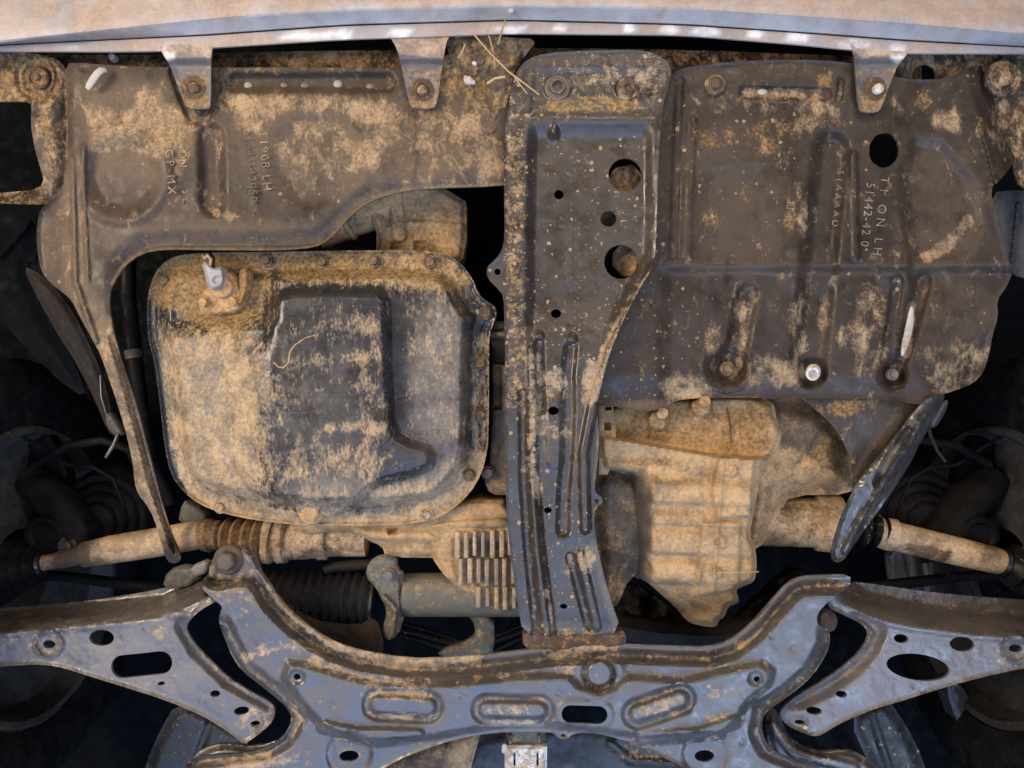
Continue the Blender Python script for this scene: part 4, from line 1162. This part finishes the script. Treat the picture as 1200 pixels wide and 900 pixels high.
def arms():
    # left
    t = thing('control_arm', 'left control arm, pitted blue-grey steel with one long slot near the tyre', 'control arm', (160, 770, 20), 'front control arms')
    A = [(-40, 716), (0, 713), (60, 709), (120, 702), (170, 694), (215, 684), (240, 680), (258, 690), (262, 702), (246, 708), (228, 720), (217, 734), (222, 746), (234, 762), (252, 780), (270, 796), (296, 812), (318, 823), (323, 832), (320, 845), (308, 857), (294, 867), (285, 872), (277, 865), (262, 854), (236, 838), (190, 819), (142, 804), (100, 791), (76, 783), (50, 778.5), (20, 779.5), (-40, 785)]
    FR = [(-40, 741), (0, 740), (70, 733), (140, 727), (190, 722), (222, 708), (250, 694)]

    def h(x, y, d):
        below = y - np.interp(x, [p[0] for p in FR], [p[1] for p in FR])
        v = -75 * ss(4, -26, below)
        v += 4 * ss(8, 0, np.abs(below - 4)) * ss(170, 120, x)
        v += 3 * ss(5, 0, d) * ss(0, 12, below)
        rs_ = pline(x, y, [(217, 734), (234, 762), (270, 796), (318, 823)])
        v -= 14 * ss(16, 2, rs_) * ss(0, 8, below)
        v -= 10 * ss(22, 0, np.hypot(x - 314, y - 848))
        v -= 3 * ss(14, 8, np.hypot(x - 57, y - 755)) - 4 * ss(3, 0, np.abs(np.hypot(x - 57, y - 755) - 16))
        v += bead(x, y, [(180, 712), (225, 726), (246, 704)], 8, 4)
        v += (fbm(x, y, 30, 61) - .5) * 3 + (fbm(x, y, 7, 65) - .5) * 1.4
        return v
    gr = G((.12, .05, .26, .06), [('o', FR, .22, 14, 8), ('t', 30, 750, 60, 10, .28), ('p', 150, 780, 120, 40, .15), ('t', 188, 742, 9, 9, .55), ('t', 300, 845, 22, 18, .42), ('t', [(225, 745), (265, 792), (300, 812)], .3, 5, 4), ('t', 245, 705, 20, 6, .3), ('p', 285, 805, 9, 4, .8), ('p', [(-40, 716), (120, 706), (240, 686)], -1, 10, 12), ('t', [(-40, 712), (120, 704), (240, 684)], -1, 10, 10)])  # film and mud removed from the front wall to darken it like shade
    panel('arm', A, 14, h, M_ARM, t, cake=.08, holes=[circ(57.5, 755, 7.4, 4.8, 18), circ(119, 747.5, 14.6, 9.4, 24), slot(166, 779, 36, 13.5, -6), circ(252, 813, 6, 4, 16, -8), circ(283, 833, 9, 5, 18, -10), circ(299, 848, 6, 3.4, 16, -12), circ(189, 801, 4.5, 2.4, 12, -12), [(237, 692), (250, 693), (252, 697), (240, 700)]], gr=gr, thick=4, res=2.2)
    # right
    t = thing('control_arm', 'right control arm, pitted blue-grey steel with large oval slot and triangular opening', 'control arm', (1070, 775, 20), 'front control arms')
    A = [(1240, 706), (1200, 703), (1150, 700), (1100, 695), (1060, 690), (1020, 684), (1000, 682), (985, 686), (972, 697), (970, 712), (985, 719), (1008, 730), (1019, 741), (1014, 756), (996, 776), (968, 796), (934, 815), (917, 829), (914, 840), (922, 850), (936, 857), (952, 863), (962, 862), (980, 850), (1004, 839), (1030, 829), (1062, 820), (1086, 812), (1130, 799), (1162, 791), (1200, 783), (1240, 779)]
    FR = [(970, 700), (1000, 712), (1020, 722), (1066, 732), (1143, 742), (1200, 746), (1240, 748)]

    def h(x, y, d):
        below = y - np.interp(x, [p[0] for p in FR], [p[1] for p in FR])
        v = -78 * ss(3, -30, below) * ss(975, 1000, x)
        v += 4 * ss(7, 0, np.abs(below - 4)) * ss(985, 1010, x)
        v += 3 * ss(4, 0, d) * ss(0, 12, below)
        rs_ = pline(x, y, [(1010, 730), (1021, 741), (1014, 757), (996, 777), (968, 797), (934, 816)])
        v -= 16 * ss(22, 6, rs_) * ss(0, 8, below)
        v += 10 * ss(5, 0, rs_)
        v -= 12 * ss(24, 0, np.hypot(x - 930, y - 846))
        v -= 3 * ss(14, 8, np.hypot(x - 1190, y - 760)) - 4 * ss(3, 0, np.abs(np.hypot(x - 1190, y - 760) - 16))
        v += (fbm(x, y, 30, 71) - .5) * 3 + (fbm(x, y, 6, 75) - .5) * 1.8
        return v
    gr = G((.08, .05, .30, .05), [('o', [(1000, 690), (1100, 702), (1240, 712)], .15, 12, 10), ('p', [(1000, 690), (1100, 704), (1240, 716)], -1, 10, 14), ('t', 1185, 770, 34, 18, .25), ('p', 1050, 790, 120, 40, .15), ('o', [(1012, 735), (1024, 745), (1010, 770), (990, 788)], .3, 6, 6)])  # pale film left off the front wall, shade put into the colour
    panel('arm', A, 14, h, M_ARM, t, cake=.08, holes=[circ(1056, 748.5, 8.8, 5.2, 18, 8), circ(1127.5, 755, 14.6, 8.6, 24, 5), circ(1076, 782, 37.5, 15.5, 32, 8), circ(1190, 760, 8, 4.6, 18, 4), circ(986, 813.5, 6.8, 4, 16, 8), circ(954, 833, 9.4, 4.6, 18, 8), circ(937.5, 846.5, 6.4, 2.8, 14, 8)], gr=gr, thick=4, res=2.2)


arms()

# ================================================================== THINGS IN THE DARK BEHIND
def torus_x(name, cx, cy, cz, prof, mat, parent, gr=(0, 0, 0, 0), n=72, steer=0):
    """revolve prof (axial mm, radius mm) about the car's cross axis; centre in mm"""
    v, f = [], []
    m = len(prof)
    for i in range(n):
        a = 2 * math.pi * i / n
        for (ax, r_) in prof:
            p = Vector((ax, r_ * math.cos(a), r_ * math.sin(a)))
            p = Matrix.Rotation(R(steer), 3, 'Z') @ p
            v.append(((cx + p.x) / 1000, (cy + p.y) / 1000, ZB + (cz + p.z) / 1000))
    for i in range(n):
        for j in range(m - 1):
            a, b = i * m + j, ((i + 1) % n) * m + j
            f.append((a, b, b + 1, a + 1))
    o = mk(name, v, f, mat, parent, gr, 35)
    fix_normals(o)
    return o


def wheels():
    for sx, lab in ((-1, 'dark tyre and rim edge in the lower left corner'), (1, 'dark tyre in the lower right corner behind the control arm')):
        t = thing('wheel', lab, 'wheel', (600 + sx * 560, 760, 160), 'front wheels')
        cx, cy, cz = sx * 690, 262, 165
        tread = []
        for k, ax in enumerate((-18, -40, -42, -46, -48, -80, -82, -86, -88, -125)):
            tread.append((ax * -sx, 300 if k in (0, 1, 4, 5, 8, 9) else 291))
        side = [(35 * -sx, 204), (42 * -sx, 216), (46 * -sx, 250), (38 * -sx, 280), (18 * -sx, 298)]
        torus_x('tyre', cx, cy, cz, side + [(a - 0, r_) for a, r_ in tread], M_TYRE, t, (0, 0, .01, 0), 96, 4 * sx)
        torus_x('rim', cx, cy, cz, [(10 * -sx, 60), (4 * -sx, 150), (8 * -sx, 178), (24 * -sx, 188), (36 * -sx, 192), (38 * -sx, 199), (33 * -sx, 203)], M_SHIELD, t, (.05, .05, .10, 0), 96, 4 * sx)
    for sx in (-1, 1):
        cx = 600 + sx * 640
        t = thing('brake_disc', 'dim brown brake disc and dust shield at the %s edge' % ('left' if sx < 0 else 'right'), 'brake disc', (cx, 590, 190), 'front brakes')
        lathe('dust_shield', cx, 585, 205, [(150, -20), (150, 0), (146, 4), (120, 5), (116, 0), (70, 0), (66, 14), (40, 16)], M_DARK if sx > 0 else M_RUB, t, 60, (0, 0, .0, 0) if sx < 0 else (0, 0, 0, 0))
        lathe('hub', cx + sx * -20, 600, 190, [(52, -10), (52, 20), (46, 26), (20, 27)], M_RUB, t, 40, (0, 0, .02, 0))
        # steering knuckle and ball joint boot
        t = thing('steering_knuckle', 'dark greasy steering knuckle beside the %s drive shaft' % ('left' if sx < 0 else 'right'), 'knuckle', (600 + sx * 500, 600, 180), 'steering knuckles')
        X = lambda q: 600 + sx * q
        lathe('strut_boot', X(478), 606, 196, [(66, -20), (66, 0), (62, 5), (55, 5), (51, 0), (49, 6), (43, 9), (39, 5), (37, 11), (31, 14), (27, 10), (25, 15), (14, 18)], M_RUB, t, 44, (0, .05, .03, 0), tilt=(.3 * sx, .4))
        tube('arm', [(X(565), 560, 190, 20), (X(530), 590, 180, 24), (X(505), 630, 170, 26), (X(510), 655, 160, 18)], M_RUB, t, 24, (0, 0, .06, 0), wob=.15)
        tube('brake_hose', [(X(560), 545, 150, 5), (X(520), 522, 140, 5), (X(480), 516, 136, 5), (X(450), 526, 140, 5), (X(440), 545, 160, 5)], M_RUB, t, 12, (0, .1, 0, 0))
        tube('sensor_wire', [(X(590), 500, 170, 2.2), (X(560), 520, 160, 2.2), (X(520), 545, 150, 2.2), (X(490), 548, 140, 2.2), (X(468), 560, 150, 2.2), (X(455), 590, 170, 2.2)], M_RUB, t, 8, (0, 0, .05, 0))
        tube('tie_rod', [(X(580), 672, 170, 6), (X(520), 676, 168, 6), (X(440), 686, 160, 7), (X(330), 700, 150, 7)], M_RUB, t, 12, (.05, .1, 0, 0))
        lathe('nut', X(520), 640, 142, [(13, -2), (13, 2), (9, 2.5), (9, 9), (7, 10), (3, 10)], M_BOLT, t, 24, (0, .1, 0, 0), hexfrom=(2, 3, 4))
        lathe('boot_ring', X(545), 628, 150, [(30, -8), (30, 2), (26, 8), (20, 9), (16, 5)], M_RUB, t, 30)


wheels()


def dark_bits():
    t = thing('inner_wing_panel', 'grey slanted panel strip in the dark left of the strap', 'panel', (85, 410, 100))
    panel('strip', [(26, 312), (44, 318), (62, 334), (84, 362), (108, 410), (124, 450), (132, 490), (137, 512), (126, 506), (112, 470), (92, 430), (68, 392), (44, 350)], 96, lambda x, y, d: 4 * ss(0, 8, d) + (fbm(x, y, 20, 3) - .5) * 6, M_RUB, t, gr=(0, 0, .22, 0), thick=3, res=2.8)
    panel('dark_side', [(-40, 232), (40, 240), (46, 300), (30, 312), (48, 356), (90, 430), (104, 470), (60, 440), (-40, 330)], 120, lambda x, y, d: 8 * ss(0, 20, d) + bead(x, y, [(0, 300), (34, 262)], 5, 6), M_DARK, t, gr=(0, 0, 0, 0), thick=3, res=3.2)
    panel('bracket', [(124, 484), (132, 484), (142, 500), (146, 508), (138, 512), (128, 504), (124, 494)], 70, lambda x, y, d: 4 * ss(0, 4, d), M_GREY, t, gr=(.05, .05, 0, 0), thick=8, res=1.8)
    tube('cable', [(118, 440, 90, 1.6), (119, 465, 86, 1.6), (126, 488, 80, 1.8), (140, 506, 70, 2.4), (133, 522, 62, 2.4), (124, 536, 62, 2)], M_BOOT, t, 10, (0, 0, .1, 0))
    t = thing('mounting_foot', 'small pale bracket poking out beside the left drive shaft', 'bracket', (230, 600, 150))
    panel('upper_plate', [(214, 586), (226, 590), (246, 604), (240, 616), (208, 616)], 150, lambda x, y, d: 4 * ss(0, 4, d), M_GREY, t, gr=(.2, .2, .1, 0), thick=20, res=2.2)
    panel('lower_plate', [(222, 664), (246, 654), (243, 672), (228, 676)], 60, lambda x, y, d: 3 * ss(0, 3, d), M_GREY, t, gr=(.05, .05, .3, 0), thick=8, res=2.2)
    panel('stay', [(196, 668), (222, 660), (240, 676), (214, 690), (190, 690)], 80, lambda x, y, d: 4 * ss(0, 4, d) + (fbm(x, y, 8, 3) - .5) * 6, M_GREY, t, gr=(.1, .2, 0, 0), thick=8, res=2.2)
    t = thing('link_strut', 'blue-grey flat strut behind the right drive shaft', 'strut', (1070, 640, 190))
    panel('blade', [(1058, 560), (1070, 566), (1088, 598), (1091, 625), (1089, 640), (1096, 700), (1084, 700), (1074, 640), (1074, 622), (1062, 596)], 200, lambda x, y, d: 5 * ss(0, 6, d), M_SHIELD, t, gr=(0, 0, .3, 0), thick=4, res=2.4)
    panel('leg', [(1036, 638), (1076, 640), (1086, 700), (1052, 704), (1044, 690)], 190, lambda x, y, d: 6 * ss(0, 6, d) + bead(x, y, [(1060, 640), (1072, 700)], 4, -4), M_SHIELD, t, gr=(0, 0, .12, 0), thick=6, res=2.4)
    t = thing('arch_edge_plate', 'blue-lit slanted plate at the right edge below the liner', 'panel', (1185, 280, 60))
    panel('plate', [(1158, 226), (1196, 222), (1240, 226), (1240, 330), (1196, 326), (1184, 318), (1172, 270)], 70, lambda x, y, d: -18 * ss(1176, 1196, x) + bead(x, y, [(1194, 240), (1186, 312)], 4, 8), M_SHIELD, t, gr=(.05, .05, .15, 0), thick=3, res=2.4)
    panel('shiny_sliver', [(1106, 470), (1112, 468), (1108, 484), (1096, 502), (1088, 500), (1092, 486)], 40, lambda x, y, d: 2 * ss(0, 3, d) - (y - 468) * .25, M_PAN, t, gr=(0, 0, .1, 0), thick=2, res=1.8)
    tube('cable', [(1086, 486, 50, 2), (1090, 510, 60, 2.2), (1098, 528, 66, 2), (1108, 541, 66, 1.6)], M_RUB, t, 10, (0, 0, .35, 0))

    t = thing('exhaust_manifold', 'dim dirt-crusted exhaust casting in the gap between gearbox and crossmember', 'exhaust', (800, 720, 230))
    panel('casting', [(715, 690), (745, 684), (770, 700), (800, 722), (850, 740), (900, 690), (940, 660), (950, 700), (900, 770), (720, 775)], 230, lambda x, y, d: 16 * ss(0, 20, d) + (fbm(x, y, 22, 3) - .5) * 50, M_RUB, t, gr=(.05, .05, .18, 0), thick=20, res=2.6)
    tube('pipe', [(726, 735, 190, 16), (770, 742, 188, 17), (830, 746, 190, 17), (880, 738, 200, 16)], M_RUB, t, 20, (.05, .05, .15, 0), wob=.2)
    t = thing('wiring_loom', 'dark wires and hoses drooping in the gap behind the finned housing', 'wiring', (540, 745, 180))
    for k, (a, b) in enumerate(((745, 752), (752, 764), (738, 748))):
        tube('hose' if k == 0 else 'wire', [(470, a - 8, 180, 4 - k), (500, a, 170, 4 - k), (540, b + 4, 165, 4 - k), (575, b, 170, 4 - k), (612, a - 6, 180, 4 - k)], M_RUB, t, 10, (.12, .2, .1, 0))
    t = thing('coolant_hose', 'black hose in the dark gap left of the oil pan', 'hose', (150, 420, 200))
    tube('hose', [(150, 300, 200, 9), (150, 350, 190, 9), (158, 420, 186, 9), (165, 480, 190, 9), (176, 540, 200, 9), (200, 590, 210, 9)], M_RUB, t, 20, (.05, .1, .05, 0))
    tube('clamp', [(156.5, 410, 186, 10.4), (158, 420, 186, 10.4)], M_BOLT, t, 20, (.05, .1, .05, 0))
    t = thing('radiator_support', 'dusty brown crossbar in the gap between bumper and undertrays', 'crossbar', (600, 70, 60))
    panel('bar', [(-40, 60), (150, 66), (330, 60), (520, 58), (640, 56), (800, 58), (1000, 66), (1080, 66), (1080, 110), (-40, 110)], 58, lambda x, y, d: 4 * ss(0, 10, d) + (fbm(x, y, 14, 3) - .5) * 6, M_COVER, t, gr=G((.25, .5, 0, 0), [('t', 370, 68, 50, 10, .35), ('o', 380, 68, 60, 10, .5)]), thick=6, res=3)

    t = thing('exhaust_bracket', 'pale tan slotted bracket hanging below the crossmember arch', 'bracket', (616, 880, 60))
    panel('face', [(591, 873), (641, 874), (641, 930), (592, 930)], 52, lambda x, y, d: 4 * ss(0, 5, d), M_WHITE, t, holes=[slot(603, 890, 8, 1.3, 90), slot(630, 890, 8, 1.3, 90)], gr=(.55, .1, 0, 0), thick=16, res=2, sm=0)
    panel('collar', [(593, 850), (638, 850), (640, 874), (593, 874)], 60, lambda x, y, d: 4 * ss(0, 4, d) + bead(x, y, [(598, 862), (598, 874)], 3, 4) + bead(x, y, [(632, 862), (632, 874)], 3, 4), M_GREY, t, gr=(.25, .25, 0, 0), thick=16, res=2, sm=0)
    panel('clip', [(588, 872), (594, 872), (594, 880), (588, 884)], 50, lambda x, y, d: 1 * ss(0, 2, d), M_WHITE, t, gr=(.1, 0, 0, 0), thick=4, res=1.6)
    t = thing('heat_shield', 'brown and blue-grey heat shield under the crossmember arch', 'heat shield', (520, 890, 110))
    panel('tan_panel', [(420, 930), (440, 895), (500, 872), (566, 852), (560, 870), (544, 930)], 100, lambda x, y, d: 6 * ss(0, 12, d) - 20 * ss(560, 440, x) + (fbm(x, y, 16, 3) - .5) * 4, M_CAST, t, gr=G((.28, .35, 0, 0), [('t', 545, 885, 20, 60, .7)]), thick=3, res=2.6)
    panel('tunnel', [(550, 845), (800, 850), (830, 930), (530, 930)], 132, lambda x, y, d: 8 * ss(0, 20, d) + bead(x, y, [(715, 872), (740, 892), (790, 896)], 7, 5) + (fbm(x, y, 20, 3) - .5) * 6, M_SHIELD, t, gr=G((.05, .03, .03, 0), [('o', 755, 882, 36, 14, .5)]), thick=3, res=3)
    for poly, z, lab, g_ in (([(996, 846), (1014, 826), (1040, 818), (1062, 850), (1080, 885), (1092, 930), (1034, 930), (1016, 890)], 150, 'brown speckled slanted chassis rail below the right control arm', (.22, .1, .03, .2)),
                             ([(1104, 800), (1124, 796), (1150, 850), (1176, 905), (1160, 930), (1136, 880)], 190, 'thin dusty chassis brace near the lower right corner', (.2, .12, .1, .1)),
                             ([(208, 820), (248, 838), (300, 866), (262, 890), (220, 930), (160, 930), (180, 870)], 170, 'brown shadowed chassis rail below the left control arm', (.10, .2, .02, .1))):
        t = thing('chassis_rail', lab, 'chassis rail', (poly[0][0], 860, z), 'chassis rails')
        px = [p[0] for p in poly]
        panel('rail', poly, z, lambda x, y, d: 8 * ss(0, 14, d) + bead(x, y, [((px[0] + px[2]) / 2, 826), ((px[3] + px[-2]) / 2 + 4, 930)], 6, -5), M_SHIELD, t, gr=g_, thick=30, res=2.8)


dark_bits()


def debris():
    t = thing('mud_clump', 'brown nest of mud and grass packed beside the front of the beam', 'mud', (560, 75, 20))
    panel('mud', [(522, 46), (540, 40), (572, 41), (600, 44), (630, 46), (618, 62), (602, 84), (598, 110), (588, 140), (576, 158), (570, 150), (580, 116), (566, 96), (544, 84), (528, 72)], 20, lambda x, y, d: 4 * ss(0, 10, d) + (fbm(x, y, 12, 9) - .5) * 16 + (fbm(x, y, 4, 19) - .5) * 6, M_CAST, t, gr=(.30, .30, .02, 0), thick=10, res=1.8)
    for (cx, cy, r_) in ((549, 94, 7), (556, 74, 3)):
        panel('pale_flake', circ(cx, cy, r_, r_ * .7, 12, 30, .5, cx), 10, lambda x, y, d: 2 * ss(0, 3, d) + (fbm(x, y, 4, 3) - .5) * 3, M_WHITE, t, gr=(.35, 0, 0, 0), thick=3, res=1.6)
    st = [([(556, 41, -2), (574, 62, -8), (596, 84, -9), (632, 111, -4)], .95, 'long bent straw lying across the mud clump by the beam'),
          ([(592, 24, -8), (587, 40, -6), (584, 52, 2)], 1.0, 'short dark twig below the middle of the bumper'),
          ([(573, 42, 0), (578, 60, -4), (580, 78, 0)], .8, 'thin dry stalk sticking down from the mud clump'),
          ([(600, 86, -6), (610, 100, -7), (618, 110, -5)], .7, 'fine grass blade at the beam corner'),
          ([(545, 52, 4), (541, 62, 2), (537, 68, 4)], .9, 'stubby straw in the top left of the mud clump'),
          ([(571, 98, 4), (580, 92, 0), (592, 90, 0)], 1.6, 'pale broken straw end at the beam edge'),
          ([(840, 671, 34), (866, 671, 38), (889, 670, 40)], .7, 'thin straw sticking out of the gearbox mud')]
    for pts, r_, lab in st:
        t = tube('straw', [(*p, r_) for p in pts], M_STRAW, None, 8, (.3, 0, 0, 0))
        t['label'] = lab
        t['category'] = 'straw'
        t['group'] = 'dry straws stuck in the mud'
    t = thing('cable_tie_end', 'short white plastic strip on the left undertray corner', 'plastic strip', (112, 92, 10))
    tube('strip', [(102, 104, 8, 2.5), (104, 101, 7, 4), (109, 93, 6, 4.6), (114, 86, 6, 4.4), (119, 82, 8, 4.2), (124, 82, 12, 3)], M_WHITE, t, 16, (.05, 0, 0, 0), flat=.4)
    t = lathe('plastic_rivet', 133, 68, 50, [(5, -4), (5, 2), (4, 5), (1.5, 6)], M_WHITE, None, 14, (.2, .1, 0, 0))
    t['label'] = 'small pale rivet in the gap under the bumper, above the white strip'
    t['category'] = 'rivet'


debris()
